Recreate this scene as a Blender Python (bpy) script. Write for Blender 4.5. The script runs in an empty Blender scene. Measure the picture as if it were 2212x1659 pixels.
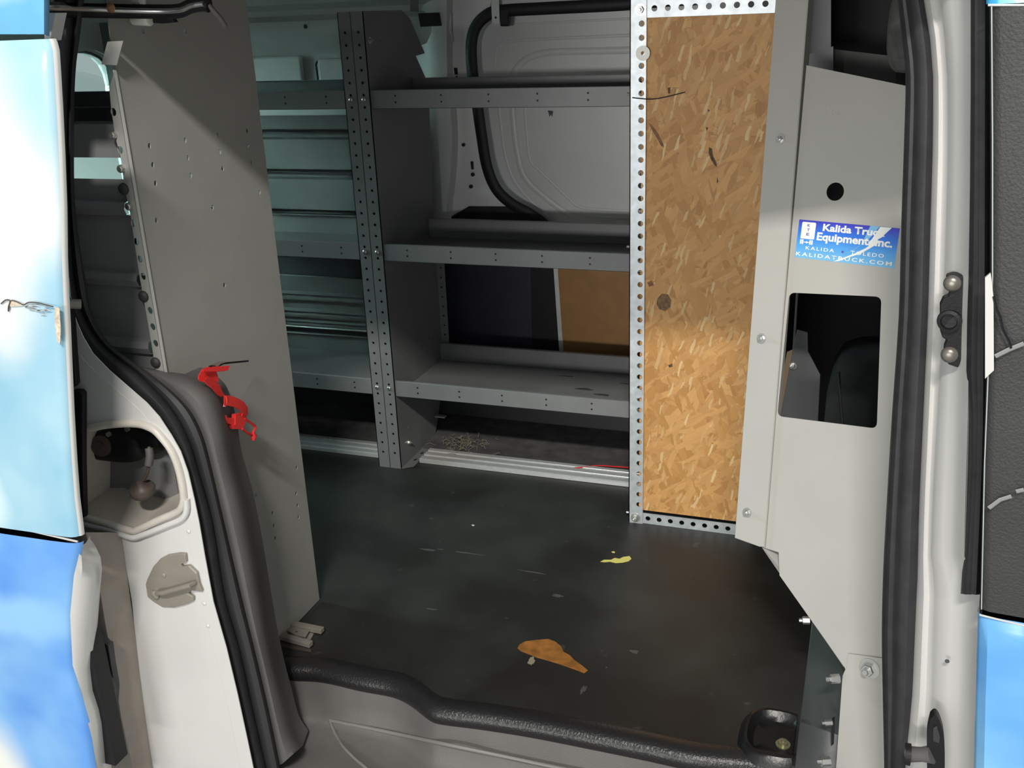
import bpy, bmesh, math, random
from mathutils import Vector, Matrix
from mathutils.geometry import tessellate_polygon
random.seed(4)
S = bpy.context.scene
COL = S.collection
# ------------------------------------------------------------------ camera
# world: X along the van (front = +X), Y across it (away from the open door), Z up, cargo floor at z = 0
F = 2152.84; CX, CY = 1106.0, 829.5
RX = Vector((0.94278493, 0.08104405, -0.32340137))     # world axes in camera axes (right, down, forward)
RY = Vector((0.33116633, -0.33977144, 0.88027509))
RZ = Vector((-0.03854149, -0.93700973, -0.34717045))
CAM = Vector((0, 0, 1.1487))
cd = bpy.data.cameras.new('camera'); cam = bpy.data.objects.new('camera', cd); COL.objects.link(cam)
cd.sensor_width = 36; cd.lens = F / 2212 * 36; cd.clip_start = .01
M = Matrix(((RX[0], -RX[1], -RX[2]), (RY[0], -RY[1], -RY[2]), (RZ[0], -RZ[1], -RZ[2])))
cam.matrix_world = Matrix.Translation(CAM) @ M.to_4x4()
S.camera = cam
# ------------------------------------------------------------------ light
S.view_settings.view_transform = 'Standard'; S.view_settings.look = 'None'
S.view_settings.gamma = 1; S.view_settings.use_curve_mapping = False
S.view_settings.exposure = 0.0
w = bpy.data.worlds.new('garage'); S.world = w; w.use_nodes = True
bg = w.node_tree.nodes['Background']; bg.inputs[0].default_value = (.80, .88, .88, 1); bg.inputs[1].default_value = .52
def area(name, loc, target, sx, sy, power, color):
    l = bpy.data.lights.new(name, 'AREA'); l.shape = 'RECTANGLE'; l.size = sx; l.size_y = sy; l.energy = power; l.color = color
    o = bpy.data.objects.new(name, l); COL.objects.link(o); o.location = loc
    z = (Vector(loc) - Vector(target)).normalized(); x = Vector((1, 0, 0)) if abs(z.x) < .9 else Vector((0, 1, 0))
    y = z.cross(x).normalized(); x = y.cross(z).normalized()
    o.rotation_euler = Matrix((x, y, z)).transposed().to_euler()
    return o
area('shop_tube_light', (.30, -1.85, 3.43), (-.5, 1.6, .4), .75, .18, 145, (1, .965, .90))
area('far_shop_light', (-1.2, -5.2, 1.05), (-.4, 2, .8), 2.6, .4, 150, (1, .98, .95))
area('rear_bay_light', (-3.3, 1.75, 1.25), (-1.6, 2.5, .7), 1.1, .35, 76, (.70, 1, .96))
# ------------------------------------------------------------------ pixel -> point on a real plane
def ray(px, py):
    c = Vector((px - CX, py - CY, F))
    return Vector((RX.dot(c), RY.dot(c), RZ.dot(c)))
def onX(px, py, x): r = ray(px, py); return CAM + r * ((x - CAM.x) / r.x)
def onY(px, py, y): r = ray(px, py); return CAM + r * ((y - CAM.y) / r.y)
def onZ(px, py, z): r = ray(px, py); return CAM + r * ((z - CAM.z) / r.z)
def onP(px, py, P0, N): r = ray(px, py); return CAM + r * ((P0 - CAM).dot(N) / r.dot(N))
# ------------------------------------------------------------------ materials
def mat(name, col, rough=.5, metal=0, noise=0, scale=30, bump=0, bscale=200, spec=.5, col2=None, coat=0):
    m = bpy.data.materials.new(name); m.use_nodes = True; nt = m.node_tree; b = nt.nodes['Principled BSDF']
    b.inputs['Base Color'].default_value = (*col, 1); b.inputs['Roughness'].default_value = rough
    b.inputs['Metallic'].default_value = metal; b.inputs['Specular IOR Level'].default_value = spec
    b.inputs['Coat Weight'].default_value = coat
    tc = nt.nodes.new('ShaderNodeTexCoord')
    if noise:
        n = nt.nodes.new('ShaderNodeTexNoise'); n.inputs['Scale'].default_value = scale; n.inputs['Detail'].default_value = 6
        nt.links.new(tc.outputs['Object'], n.inputs['Vector'])
        r = nt.nodes.new('ShaderNodeMapRange'); r.inputs[1].default_value = .3; r.inputs[2].default_value = .7
        nt.links.new(n.outputs[0], r.inputs[0])
        mx = nt.nodes.new('ShaderNodeMix'); mx.data_type = 'RGBA'
        c2 = col2 or tuple(c * (1 + noise) for c in col)
        mx.inputs[6].default_value = (*[c * (1 - (noise if not col2 else 0)) for c in col], 1); mx.inputs[7].default_value = (*c2, 1)
        nt.links.new(r.outputs[0], mx.inputs[0]); nt.links.new(mx.outputs[2], b.inputs['Base Color'])
    if bump:
        n2 = nt.nodes.new('ShaderNodeTexNoise'); n2.inputs['Scale'].default_value = bscale; n2.inputs['Detail'].default_value = 3
        nt.links.new(tc.outputs['Object'], n2.inputs['Vector'])
        bp = nt.nodes.new('ShaderNodeBump'); bp.inputs['Strength'].default_value = bump; bp.inputs['Distance'].default_value = .002
        nt.links.new(n2.outputs[0], bp.inputs['Height']); nt.links.new(bp.outputs[0], b.inputs['Normal'])
    return m
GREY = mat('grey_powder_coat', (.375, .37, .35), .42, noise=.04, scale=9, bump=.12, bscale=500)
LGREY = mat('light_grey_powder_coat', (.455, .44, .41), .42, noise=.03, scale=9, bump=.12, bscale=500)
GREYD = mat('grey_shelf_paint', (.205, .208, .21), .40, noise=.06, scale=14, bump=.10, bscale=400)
ZINC = mat('galvanised_steel', (.62, .66, .69), .42, metal=.55, noise=.14, scale=60)
BOLT = mat('bright_zinc_bolt', (.62, .62, .60), .34, metal=.9)
ALU = mat('aluminium_rail', (.82, .82, .81), .32, metal=.45, noise=.06, scale=90)
WHITE = mat('white_body_paint', (.66, .65, .635), .28, coat=.4, noise=.03, scale=6)
INNER = mat('inner_body_paint', (.64, .645, .64), .38, noise=.03, scale=8)
RUBBER = mat('black_rubber', (.030, .030, .033), .55, noise=.2, scale=40, bump=.1)
FLAP = mat('seal_flap', (.035, .035, .037), .6)
PLBLK = mat('black_plastic', (.012, .012, .0135), .5, bump=.2, bscale=300, spec=.3)
FABRIC = mat('black_seat_fabric', (.02, .02, .022), .9, bump=.4, bscale=700)
TRIM = mat('grey_trim_plastic', (.122, .116, .113), .55, noise=.08, scale=12, bump=.25, bscale=600)
VINYL = mat('grey_step_vinyl', (.135, .126, .122), .5, noise=.1, scale=10, bump=.3, bscale=500)
TAN = mat('overspray_tan_metal', (.31, .28, .24), .4, metal=.2, noise=.06)
DIRTY = mat('dirty_white_paint', (.62, .57, .51), .35, noise=.1, scale=18)
RED = mat('red_plastic', (.78, .035, .035), .35)
NAVY = mat('navy_board', (.022, .022, .042), .55, noise=.15, scale=10)
WOOD = mat('orange_hardboard', (.36, .175, .05), .5, noise=.12, scale=25)
BROWN = mat('brown_rubber', (.085, .065, .055), .5)
CONC = mat('garage_concrete', (.36, .35, .33), .8, noise=.15, scale=3)
BLACKVINYL = mat('black_textured_vinyl', (.042, .041, .042), .5, noise=.15, scale=8, bump=.5, bscale=350)
WHITEPL = mat('white_nylon', (.85, .84, .78), .3)
COPPER = mat('copper_ring', (.75, .38, .2), .3, metal=.6)
DARKBODY = mat('dark_underbody', (.07, .07, .078), .6)  # dark grey base colour, also used on the back step and small parts
RAIL2 = mat('grey_plate_steel', (.105, .112, .115), .35, metal=.2)
GLASS = bpy.data.materials.new('rear_glass'); GLASS.use_nodes = True
gb = GLASS.node_tree.nodes['Principled BSDF']; gb.inputs['Transmission Weight'].default_value = 1
gb.inputs['Base Color'].default_value = (.75, .88, .85, 1); gb.inputs['Roughness'].default_value = .02; gb.inputs['IOR'].default_value = 1.1

def N(nt, t, **kw):
    n = nt.nodes.new(t)
    for k, v in kw.items(): setattr(n, k, v)
    return n
def make_osb():
    m = bpy.data.materials.new('oriented_strand_board'); m.use_nodes = True; nt = m.node_tree; b = nt.nodes['Principled BSDF']
    b.inputs['Roughness'].default_value = .55
    tc = N(nt, 'ShaderNodeTexCoord'); prev = None
    base = (.60, .31, .10); h = None
    tones = [(.64, .35, .12), (.55, .28, .085), (.70, .40, .15), (.53, .265, .08), (.64, .34, .115), (.68, .38, .14), (.57, .295, .09), (.66, .36, .13), (.84, .56, .28)]
    for k, (ang, sx, sy, thr) in enumerate([(.9, 13, 46, .3), (2.1, 14, 52, .4), (.2, 12, 48, .5), (1.5, 15, 60, .5), (2.7, 14, 56, .55), (1.1, 18, 80, .6), (1.9, 16, 72, .62), (.6, 20, 90, .66), (1.3, 36, 190, .88)]):
        mp = N(nt, 'ShaderNodeMapping'); mp.inputs['Rotation'].default_value = (0, ang, 0)
        nt.links.new(tc.outputs['Object'], mp.inputs[0])
        ns = N(nt, 'ShaderNodeTexNoise'); ns.inputs['Scale'].default_value = 14; ns.inputs['Detail'].default_value = 4; nt.links.new(tc.outputs['Object'], ns.inputs['Vector'])
        ad = N(nt, 'ShaderNodeVectorMath', operation='MULTIPLY_ADD'); ad.inputs[1].default_value = (.020, .0, .020)
        nt.links.new(ns.outputs['Color'], ad.inputs[0]); nt.links.new(mp.outputs[0], ad.inputs[2])
        sc = N(nt, 'ShaderNodeVectorMath', operation='MULTIPLY_ADD'); sc.inputs[1].default_value = (sx, 0, sy); sc.inputs[2].default_value = (k * 7.3, k * 3.1, k * 5.7)
        nt.links.new(ad.outputs[0], sc.inputs[0])
        v = N(nt, 'ShaderNodeTexVoronoi'); v.distance = 'CHEBYCHEV'; v.inputs['Scale'].default_value = 1; nt.links.new(sc.outputs[0], v.inputs['Vector'])
        sp = N(nt, 'ShaderNodeSeparateColor'); nt.links.new(v.outputs['Color'], sp.inputs[0])
        gt = N(nt, 'ShaderNodeMapRange', interpolation_type='SMOOTHSTEP'); gt.inputs[1].default_value = thr; gt.inputs[2].default_value = thr + .12; nt.links.new(sp.outputs[0], gt.inputs[0])
        # grain along the strand
        gm = N(nt, 'ShaderNodeVectorMath', operation='MULTIPLY'); gm.inputs[1].default_value = (20, 1, 330); nt.links.new(ad.outputs[0], gm.inputs[0])
        gn = N(nt, 'ShaderNodeTexNoise'); gn.inputs['Scale'].default_value = 1; nt.links.new(gm.outputs[0], gn.inputs['Vector'])
        t = tones[k]
        fa = N(nt, 'ShaderNodeMath', operation='MULTIPLY_ADD'); fa.inputs[1].default_value = .5; nt.links.new(sp.outputs[1], fa.inputs[0])
        fb = N(nt, 'ShaderNodeMath', operation='MULTIPLY'); fb.inputs[1].default_value = .5; nt.links.new(gn.outputs[0], fb.inputs[0]); nt.links.new(fb.outputs[0], fa.inputs[2])
        vc = N(nt, 'ShaderNodeMix', data_type='RGBA'); vc.inputs[6].default_value = (*[c * q for c, q in zip(t, (.78, .72, .66))], 1); vc.inputs[7].default_value = (*[min(c * 1.16, .9) for c in t], 1)
        nt.links.new(fa.outputs[0], vc.inputs[0])
        mx = N(nt, 'ShaderNodeMix', data_type='RGBA')
        if prev is None: mx.inputs[6].default_value = (*base, 1)
        else: nt.links.new(prev, mx.inputs[6])
        nt.links.new(vc.outputs[2], mx.inputs[7]); nt.links.new(gt.outputs[0], mx.inputs[0]); prev = mx.outputs[2]
        if h is None: h = gt.outputs[0]
        else:
            a = N(nt, 'ShaderNodeMath', operation='ADD'); nt.links.new(h, a.inputs[0]); nt.links.new(gt.outputs[0], a.inputs[1]); h = a.outputs[0]
    nt.links.new(mx.outputs[2], b.inputs['Base Color'])
    bp = N(nt, 'ShaderNodeBump'); bp.inputs['Strength'].default_value = .25; bp.inputs['Distance'].default_value = .001
    nt.links.new(h, bp.inputs['Height']); nt.links.new(bp.outputs[0], b.inputs['Normal'])
    return m
OSB = make_osb()
def make_floor():
    m = bpy.data.materials.new('black_rubber_mat'); m.use_nodes = True; nt = m.node_tree; b = nt.nodes['Principled BSDF']
    tc = N(nt, 'ShaderNodeTexCoord')
    def noise(s, d=5, off=0):
        n = N(nt, 'ShaderNodeTexNoise'); n.inputs['Scale'].default_value = s; n.inputs['Detail'].default_value = d
        mp = N(nt, 'ShaderNodeMapping'); mp.inputs['Location'].default_value = (off, off, 0)
        nt.links.new(tc.outputs['Object'], mp.inputs[0]); nt.links.new(mp.outputs[0], n.inputs['Vector']); return n
    n1 = noise(3.2); n2 = noise(28, 8, 3)
    r1 = N(nt, 'ShaderNodeMapRange'); r1.inputs[1].default_value = .42; r1.inputs[2].default_value = .72; nt.links.new(n1.outputs[0], r1.inputs[0])
    mx = N(nt, 'ShaderNodeMix', data_type='RGBA'); mx.inputs[6].default_value = (.020, .019, .018, 1); mx.inputs[7].default_value = (.048, .050, .046, 1)
    nt.links.new(r1.outputs[0], mx.inputs[0])
    r2 = N(nt, 'ShaderNodeMapRange'); r2.inputs[1].default_value = .67; r2.inputs[2].default_value = .80; r2.inputs[4].default_value = .5; nt.links.new(n2.outputs[0], r2.inputs[0])
    mx2 = N(nt, 'ShaderNodeMix', data_type='RGBA'); mx2.inputs[7].default_value = (.13, .125, .115, 1)
    nt.links.new(r2.outputs[0], mx2.inputs[0]); nt.links.new(mx.outputs[2], mx2.inputs[6]); nt.links.new(mx2.outputs[2], b.inputs['Base Color'])
    rr = N(nt, 'ShaderNodeMapRange'); rr.inputs[3].default_value = .42; rr.inputs[4].default_value = .62
    nt.links.new(n1.outputs[0], rr.inputs[0]); nt.links.new(rr.outputs[0], b.inputs['Roughness'])
    n3 = noise(420, 3)
    bp = N(nt, 'ShaderNodeBump'); bp.inputs['Strength'].default_value = .35; bp.inputs['Distance'].default_value = .001
    nt.links.new(n3.outputs[0], bp.inputs['Height']); nt.links.new(bp.outputs[0], b.inputs['Normal'])
    return m
FLOOR = make_floor()
def make_wrap(name, lo, hi, blobs):
    """sky-and-cloud vinyl wrap; blobs paint clouds and, on the upper door, white glow"""
    m = bpy.data.materials.new(name); m.use_nodes = True; nt = m.node_tree; b = nt.nodes['Principled BSDF']
    b.inputs['Roughness'].default_value = .22; b.inputs['Coat Weight'].default_value = .4
    tc = N(nt, 'ShaderNodeTexCoord'); geo = N(nt, 'ShaderNodeNewGeometry')
    n = N(nt, 'ShaderNodeTexNoise'); n.inputs['Scale'].default_value = 5; n.inputs['Detail'].default_value = 3
    nt.links.new(geo.outputs['Position'], n.inputs['Vector'])
    base = N(nt, 'ShaderNodeMix', data_type='RGBA'); base.inputs[6].default_value = (*lo, 1); base.inputs[7].default_value = (*hi, 1)
    r = N(nt, 'ShaderNodeMapRange'); r.inputs[1].default_value = .35; r.inputs[2].default_value = .65
    nt.links.new(n.outputs[0], r.inputs[0]); nt.links.new(r.outputs[0], base.inputs[0])
    prev = base.outputs[2]
    for (c, rad, col) in blobs:
        sb = N(nt, 'ShaderNodeVectorMath', operation='SUBTRACT'); sb.inputs[1].default_value = c
        dn = N(nt, 'ShaderNodeVectorMath', operation='MULTIPLY_ADD'); dn.inputs[1].default_value = (.16, .0, .16)
        nt.links.new(n.outputs['Color'], dn.inputs[0]); nt.links.new(geo.outputs['Position'], dn.inputs[2]); nt.links.new(dn.outputs[0], sb.inputs[0])
        ml = N(nt, 'ShaderNodeVectorMath', operation='MULTIPLY'); ml.inputs[1].default_value = (1 / rad[0], 0, 1 / rad[1]); nt.links.new(sb.outputs[0], ml.inputs[0])
        ln = N(nt, 'ShaderNodeVectorMath', operation='LENGTH'); nt.links.new(ml.outputs[0], ln.inputs[0])
        mr = N(nt, 'ShaderNodeMapRange', interpolation_type='SMOOTHSTEP'); mr.inputs[1].default_value = 1; mr.inputs[2].default_value = .35; nt.links.new(ln.outputs['Value'], mr.inputs[0])
        mx = N(nt, 'ShaderNodeMix', data_type='RGBA'); mx.inputs[7].default_value = (*col, 1)
        nt.links.new(mr.outputs[0], mx.inputs[0]); nt.links.new(prev, mx.inputs[6]); prev = mx.outputs[2]
    nt.links.new(prev, b.inputs['Base Color'])
    return m
# ------------------------------------------------------------------ object helpers
def prop(o, label=None, cat=None, group=None, kind=None):
    if label: o['label'] = label
    if cat: o['category'] = cat
    if group: o['group'] = group
    if kind: o['kind'] = kind
    return o
def wloc(o):
    v = Vector((0, 0, 0))
    while o is not None: v += o.location; o = o.parent
    return v
def thing(name, loc, label, cat, group=None):
    o = bpy.data.objects.new(name, None); COL.objects.link(o); o.location = loc; o.empty_display_size = .05
    return prop(o, label, cat, group)
class MB:
    def __init__(s): s.v = []; s.f = []
    def add(s, vs, fs):
        k = len(s.v); s.v += [Vector(v) for v in vs]; s.f += [tuple(i + k for i in f) for f in fs]; return s
    def box(s, a, b):
        x0, y0, z0 = a; x1, y1, z1 = b
        return s.add([(x0,y0,z0),(x1,y0,z0),(x1,y1,z0),(x0,y1,z0),(x0,y0,z1),(x1,y0,z1),(x1,y1,z1),(x0,y1,z1)],
                     [(0,3,2,1),(4,5,6,7),(0,1,5,4),(1,2,6,5),(2,3,7,6),(3,0,4,7)])
    def bar(s, p, q, w, h, up=(0, 0, 1)):
        p = Vector(p); q = Vector(q); d = (q - p).normalized(); u = Vector(up); sd = d.cross(u).normalized(); u = sd.cross(d).normalized()
        vs = [c + sd * (a * w / 2) + u * (b * h / 2) for c in (p, q) for a, b in ((-1,-1),(1,-1),(1,1),(-1,1))]
        return s.add(vs, [(0,1,2,3),(4,7,6,5),(0,4,5,1),(1,5,6,2),(2,6,7,3),(3,7,4,0)])
    def tube(s, path, r, n=10, cap=True, flat=1.0, up=None):
        path = [Vector(p) for p in path]; rs_ = r if isinstance(r, (list, tuple)) else [r] * len(path)
        u = None; rings = []
        for i, p in enumerate(path):
            t = (path[min(i + 1, len(path) - 1)] - path[max(i - 1, 0)]).normalized()
            if u is None:
                a = Vector(up) if up else (Vector((0, 0, 1)) if abs(t.z) < .9 else Vector((1, 0, 0)))
                u = (a - t * a.dot(t)).normalized()
            else:
                if up: u = Vector(up)
                u = (u - t * u.dot(t)).normalized()
            v = t.cross(u)
            rings.append([p + u * (math.cos(2 * math.pi * k / n) * rs_[i] * flat) + v * (math.sin(2 * math.pi * k / n) * rs_[i]) for k in range(n)])
        k0 = len(s.v); vs = [x for rg in rings for x in rg]; fs = []
        for i in range(len(path) - 1):
            for k in range(n): fs.append((i*n+k, i*n+(k+1)%n, (i+1)*n+(k+1)%n, (i+1)*n+k))
        if cap: fs.append(tuple(range(n))[::-1]); fs.append(tuple((len(path)-1)*n + k for k in range(n)))
        return s.add(vs, fs)
    def lathe(s, o, ax, prof, n=16):
        """prof: (distance along ax, radius)"""
        o = Vector(o); ax = Vector(ax).normalized(); a = Vector((0, 0, 1)) if abs(ax.z) < .9 else Vector((1, 0, 0))
        u = ax.cross(a).normalized(); v = ax.cross(u)
        vs = [o + ax * d + (u * math.cos(2*math.pi*k/n) + v * math.sin(2*math.pi*k/n)) * r for d, r in prof for k in range(n)]
        fs = [(i*n+k, i*n+(k+1)%n, (i+1)*n+(k+1)%n, (i+1)*n+k) for i in range(len(prof)-1) for k in range(n)]
        fs.append(tuple(range(n))[::-1]); fs.append(tuple((len(prof)-1)*n + k for k in range(n)))
        return s.add(vs, fs)
    def loft(s, rows, closed=False):
        n = len(rows[0]); vs = [p for r in rows for p in r]; fs = []
        for i in range(len(rows) - 1):
            for k in range(n if closed else n - 1):
                fs.append((i*n+k, i*n+(k+1)%n, (i+1)*n+(k+1)%n, (i+1)*n+k))
        return s.add(vs, fs)
    def plate(s, outline, holes=(), thick=.0015, away=None):
        """flat sheet with real holes; outline and holes are 3D points of one plane; `away` is the side it thickens to"""
        loops = [[Vector(p) for p in outline]] + [[Vector(p) for p in h] for h in holes]
        nrm = Vector((0, 0, 0)); L = loops[0]; c = sum(L, Vector((0, 0, 0))) / len(L)
        for i in range(len(L)): nrm += (L[i] - c).cross(L[(i + 1) % len(L)] - c)
        nrm.normalize()
        if away is None: away = c - CAM
        if nrm.dot(Vector(away)) < 0: nrm = -nrm
        ux = (L[1] - L[0]).normalized(); uy = nrm.cross(ux)
        flat = [[Vector(((p - c).dot(ux), (p - c).dot(uy), 0)) for p in lp] for lp in loops]
        tris = tessellate_polygon(flat)
        pts = [p for lp in loops for p in lp]; n = len(pts)
        vs = pts + [p + nrm * thick for p in pts]; fs = []
        for t in tris: fs.append(tuple(t)); fs.append(tuple(i + n for i in t)[::-1])
        k = 0
        for lp in loops:
            m = len(lp)
            for i in range(m): fs.append((k+i, k+(i+1)%m, n+k+(i+1)%m, n+k+i))
            k += m
        return s.add(vs, fs)
def build(name, mb, m, parent=None, smooth=False, bevel=0, label=None, cat=None, group=None, kind=None, solid=0, seg=2, sub=0):
    o0 = wloc(parent)
    if parent is None and mb.v:
        xs = [v.x for v in mb.v]; ys = [v.y for v in mb.v]; zs = [v.z for v in mb.v]
        base = Vector(((min(xs)+max(xs))/2, (min(ys)+max(ys))/2, min(zs)))
        if kind == 'structure': base = Vector((0, 0, 0))
        o0 = base
    me = bpy.data.meshes.new(name); me.from_pydata([v - o0 for v in mb.v], [], mb.f); me.update()
    bm = bmesh.new(); bm.from_mesh(me); bmesh.ops.recalc_face_normals(bm, faces=bm.faces); bm.to_mesh(me); bm.free()
    me.materials.append(m)
    o = bpy.data.objects.new(name, me); COL.objects.link(o)
    if parent is not None: o.parent = parent
    else: o.location = o0
    if smooth:
        for p in me.polygons: p.use_smooth = True
    if solid:
        md = o.modifiers.new('thickness', 'SOLIDIFY'); md.thickness = abs(solid); md.offset = 1 if solid > 0 else -1
    if bevel:
        md = o.modifiers.new('edges', 'BEVEL'); md.width = bevel; md.segments = seg; md.limit_method = 'ANGLE'; md.angle_limit = math.radians(40)
    if sub:
        md = o.modifiers.new('smooth', 'SUBSURF'); md.levels = sub; md.render_levels = sub
    if smooth and not sub:
        md = o.modifiers.new('hard', 'EDGE_SPLIT'); md.split_angle = math.radians(45)
    return prop(o, label, cat, group, kind)
def dup(o, off, parent=None):
    c = o.copy(); COL.objects.link(c)
    if parent: c.parent = parent
    c.location = Vector(o.location) + Vector(off); return c
def cm(pts, n=6):
    """Catmull-Rom through 2D/3D points"""
    P = [Vector(p) for p in pts]; P = [P[0]] + P + [P[-1]]; out = []
    for i in range(1, len(P) - 2):
        for k in range(n):
            t = k / n; a, b, c, d = P[i-1], P[i], P[i+1], P[i+2]
            out.append(.5 * ((2*b) + (c-a)*t + (2*a-5*b+4*c-d)*t*t + (3*b-a-3*c+d)*t*t*t))
    out.append(P[-2]); return out
def atrow(pts, y):
    """x of a pixel polyline at image row y"""
    for (x0, y0), (x1, y1) in zip(pts, pts[1:]):
        if y0 <= y <= y1: return x0 + (x1 - x0) * (y - y0) / (y1 - y0 + 1e-9)
    return pts[0][0] if y < pts[0][1] else pts[-1][0]
def circ(c, u, v, r, n=12, sq=1.0): return [Vector(c) + Vector(u) * (math.cos(2*math.pi*k/n) * r) + Vector(v) * (math.sin(2*math.pi*k/n) * r * sq) for k in range(n)]
EX, EY, EZ = Vector((1, 0, 0)), Vector((0, 1, 0)), Vector((0, 0, 1))
def bolt(name, p, ax, parent, r=.006, washer=True, label=None):
    mb = MB(); ax = Vector(ax).normalized(); p = Vector(p)
    if washer: mb.lathe(p, ax, [(0, r*1.55), (.0015, r*1.55)], 18)
    mb.lathe(p, ax, [(.0012, r), (r*1.0, r), (r*1.15, r*.85)], 6)
    mb.lathe(p, ax, [(r, r*.5), (r*1.9, r*.5), (r*2.0, r*.4)], 10)
    return build(name, mb, BOLT, parent, label=label)
def rivet(p, ax, parent, r=.006):
    mb = MB().lathe(p, ax, [(0, r), (r*.35, r*.93), (r*.6, r*.6), (r*.68, .0005)], 14)
    return build('bolt', mb, BOLT, parent, smooth=True)

# ================================================================== SETTING
YS = 2.214                       # front plane of the far shelving
ROOF = 1.275
# floor mat: edge follows the door sill, with the small jog
edge = [(560, 1432), (600, 1437), (640, 1440), (700, 1444), (780, 1462), (850, 1475), (890, 1494), (930, 1524), (960, 1533), (1040, 1543), (1150, 1560), (1280, 1585), (1400, 1609), (1500, 1630), (1590, 1640), (1640, 1644), (1690, 1652)]
ep = [onZ(x, y, 0) for x, y in edge]
XB = onZ(1735, 1500, 0).x
ep = [Vector((-2.2, 1.36, 0)), Vector((-1.5, 1.352, 0))] + [p for p in cm(ep, 4) if p.x < XB - .002] + [Vector((XB, ep[-1].y, 0))]
mb = MB()
rows = []
for dy, dz in ((-.006, -.022), (-.009, -.012), (-.006, -.004), (.004, 0), (.016, .0), (.05, 0)):
    rows.append([p + Vector((0, dy, dz)) for p in ep])
rows.append([Vector((p.x, 2.72, 0)) for p in ep])
mb.loft(rows)
fl = build('floor', mb, FLOOR, kind='structure', smooth=True, label='black rubber mat covering the cargo floor')
GLOSSR = mat('glossy_mat_edge', (.020, .019, .020), .30, bump=.5, bscale=260)
rows = []
for dy, dz in ((.034, -.001), (.026, .0035), (.016, .006), (.004, .0055), (-.006, .001), (-.0115, -.007), (-.013, -.017), (-.008, -.027)):
    rows.append([p + Vector((0, dy, dz)) for p in ep])
build('mat_edge', MB().loft(rows), GLOSSR, bpy.data.objects['floor'], smooth=True)
# worn and painted marks in the mat (thin films on it)
def splat(name, cx, cy, rx, ry, m, seed, ang=0, z=.0008, n=40, rough=.25, parent=fl):
    random.seed(seed); c = onZ(cx, cy, 0); pts = []
    ph = [random.uniform(0, 6.28) for _ in range(6)]
    for k in range(n):
        a = 2*math.pi*k/n; r = 1 + rough * (math.sin(2*a+ph[0])*.5 + math.sin(3*a+ph[1])*.5 + math.sin(5*a+ph[2])*.35 + math.sin(9*a+ph[3])*.25)
        x, y = math.cos(a)*rx*r, math.sin(a)*ry*r
        pts.append(c + Vector((x*math.cos(ang)-y*math.sin(ang), x*math.sin(ang)+y*math.cos(ang), z)))
    return build(name, MB().plate(pts, thick=.0006, away=(0, 0, -1)), m, parent)
ORANGE = mat('worn_through_orange', (.34, .135, .028), .6, noise=.35, scale=45)
YEL = mat('yellow_paint', (.80, .72, .20), .5)
SCUFF = mat('grey_scuff', (.085, .083, .08), .6)
wo = [(1118,1400),(1122,1392),(1135,1385),(1160,1382),(1185,1380),(1200,1386),(1212,1396),(1218,1408),(1232,1416),(1240,1425),(1258,1438),(1270,1448),(1262,1454),(1245,1447),(1225,1440),(1208,1434),(1185,1427),(1160,1420),(1140,1412),(1125,1406)]
build('orange_worn_patch', MB().plate([onZ(x, y, .0008) for x, y in wo], thick=.0006, away=(0,0,-1)), ORANGE, fl, label='orange worn patch in the black mat')
ye = [(1297,1213),(1305,1209),(1320,1209),(1328,1205),(1338,1207),(1346,1203),(1360,1201),(1364,1207),(1358,1212),(1345,1215),(1330,1216),(1318,1213),(1306,1214)]
build('yellow_paint_splash', MB().plate([onZ(x, y, .0008) for x, y in ye], thick=.0006, away=(0,0,-1)), YEL, fl, label='small yellow paint splash')
splat('yellow_paint_splash', 1325, 1193, .004, .003, YEL, 5)
splat('white_scuff', 1148, 1428, .006, .012, mat('pale_grime', (.32, .28, .2), .6), 9)
for i, (x, y, a, b) in enumerate([(925,1188,.018,.003),(952,1187,.006,.002),(1010,1195,.03,.002),(932,1316,.012,.002),(1370,1408,.01,.004),(1022,1135,.003,.003),(1205,1287,.012,.004),(1150,1236,.03,.0015),(1260,1490,.004,.012),(1310,1442,.002,.002)]):
    splat('scuff_mark', x, y, a, b, SCUFF if i != 5 else WHITEPL, 20+i, rough=.4)
# step well under the door
ep = ep + [Vector((.02, ep[-1].y, 0))]
mb = MB()
def strip(pts, y, z): return [Vector((p.x, y, z)) for p in pts]
rows = [[p + Vector((0, -.004, -.018)) for p in ep], [p + Vector((0, -.012, -.055)) for p in ep], [Vector((p.x, p.y - .022, -.095)) for p in ep],
        [Vector((p.x, p.y - .036, -.108)) for p in ep], [Vector((p.x, p.y - .10, -.112)) for p in ep], strip(ep, 1.16, -.115), strip(ep, 1.10, -.118), strip(ep, 1.06, -.14), strip(ep, 1.05, -.30)]
mb.loft(rows)
sw = build('trim_1', mb, VINYL, kind='structure', smooth=True, label='grey moulded step well under the sliding door')
LIGHTV = mat('pale_vinyl_ridge', (.21, .20, .19), .45)  # paler vinyl tone for the two moulded ridges
l1 = [Vector((onZ(x, y, -.1).x, 0, 0)) for x, y in ()]
def edge_y(x):
    for a_, b_ in zip(ep, ep[1:]):
        if a_.x <= x <= b_.x: return a_.y + (b_.y - a_.y)*(x - a_.x)/(b_.x - a_.x)
    return 1.34
def riser(px, py):
    y = 1.32
    for _ in range(6): y = edge_y(onY(px, py, y).x) - .0235
    return onY(px, py, y)
rl = cm([riser(712, 1556), riser(780, 1569), riser(870, 1588), riser(960, 1607), riser(1080, 1632), riser(1210, 1659), riser(1500, 1716)], 6)
build('moulded_ridge', MB().tube(rl, .0035, 8), LIGHTV, sw, smooth=True)
rl = cm([riser(712, 1556)] + [onZ(x, y, -.110) for x, y in ((727, 1590), (750, 1622), (795, 1662), (850, 1700))], 6)
build('moulded_ridge', MB().tube(rl, .003, 8), LIGHTV, sw, smooth=True)

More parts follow.
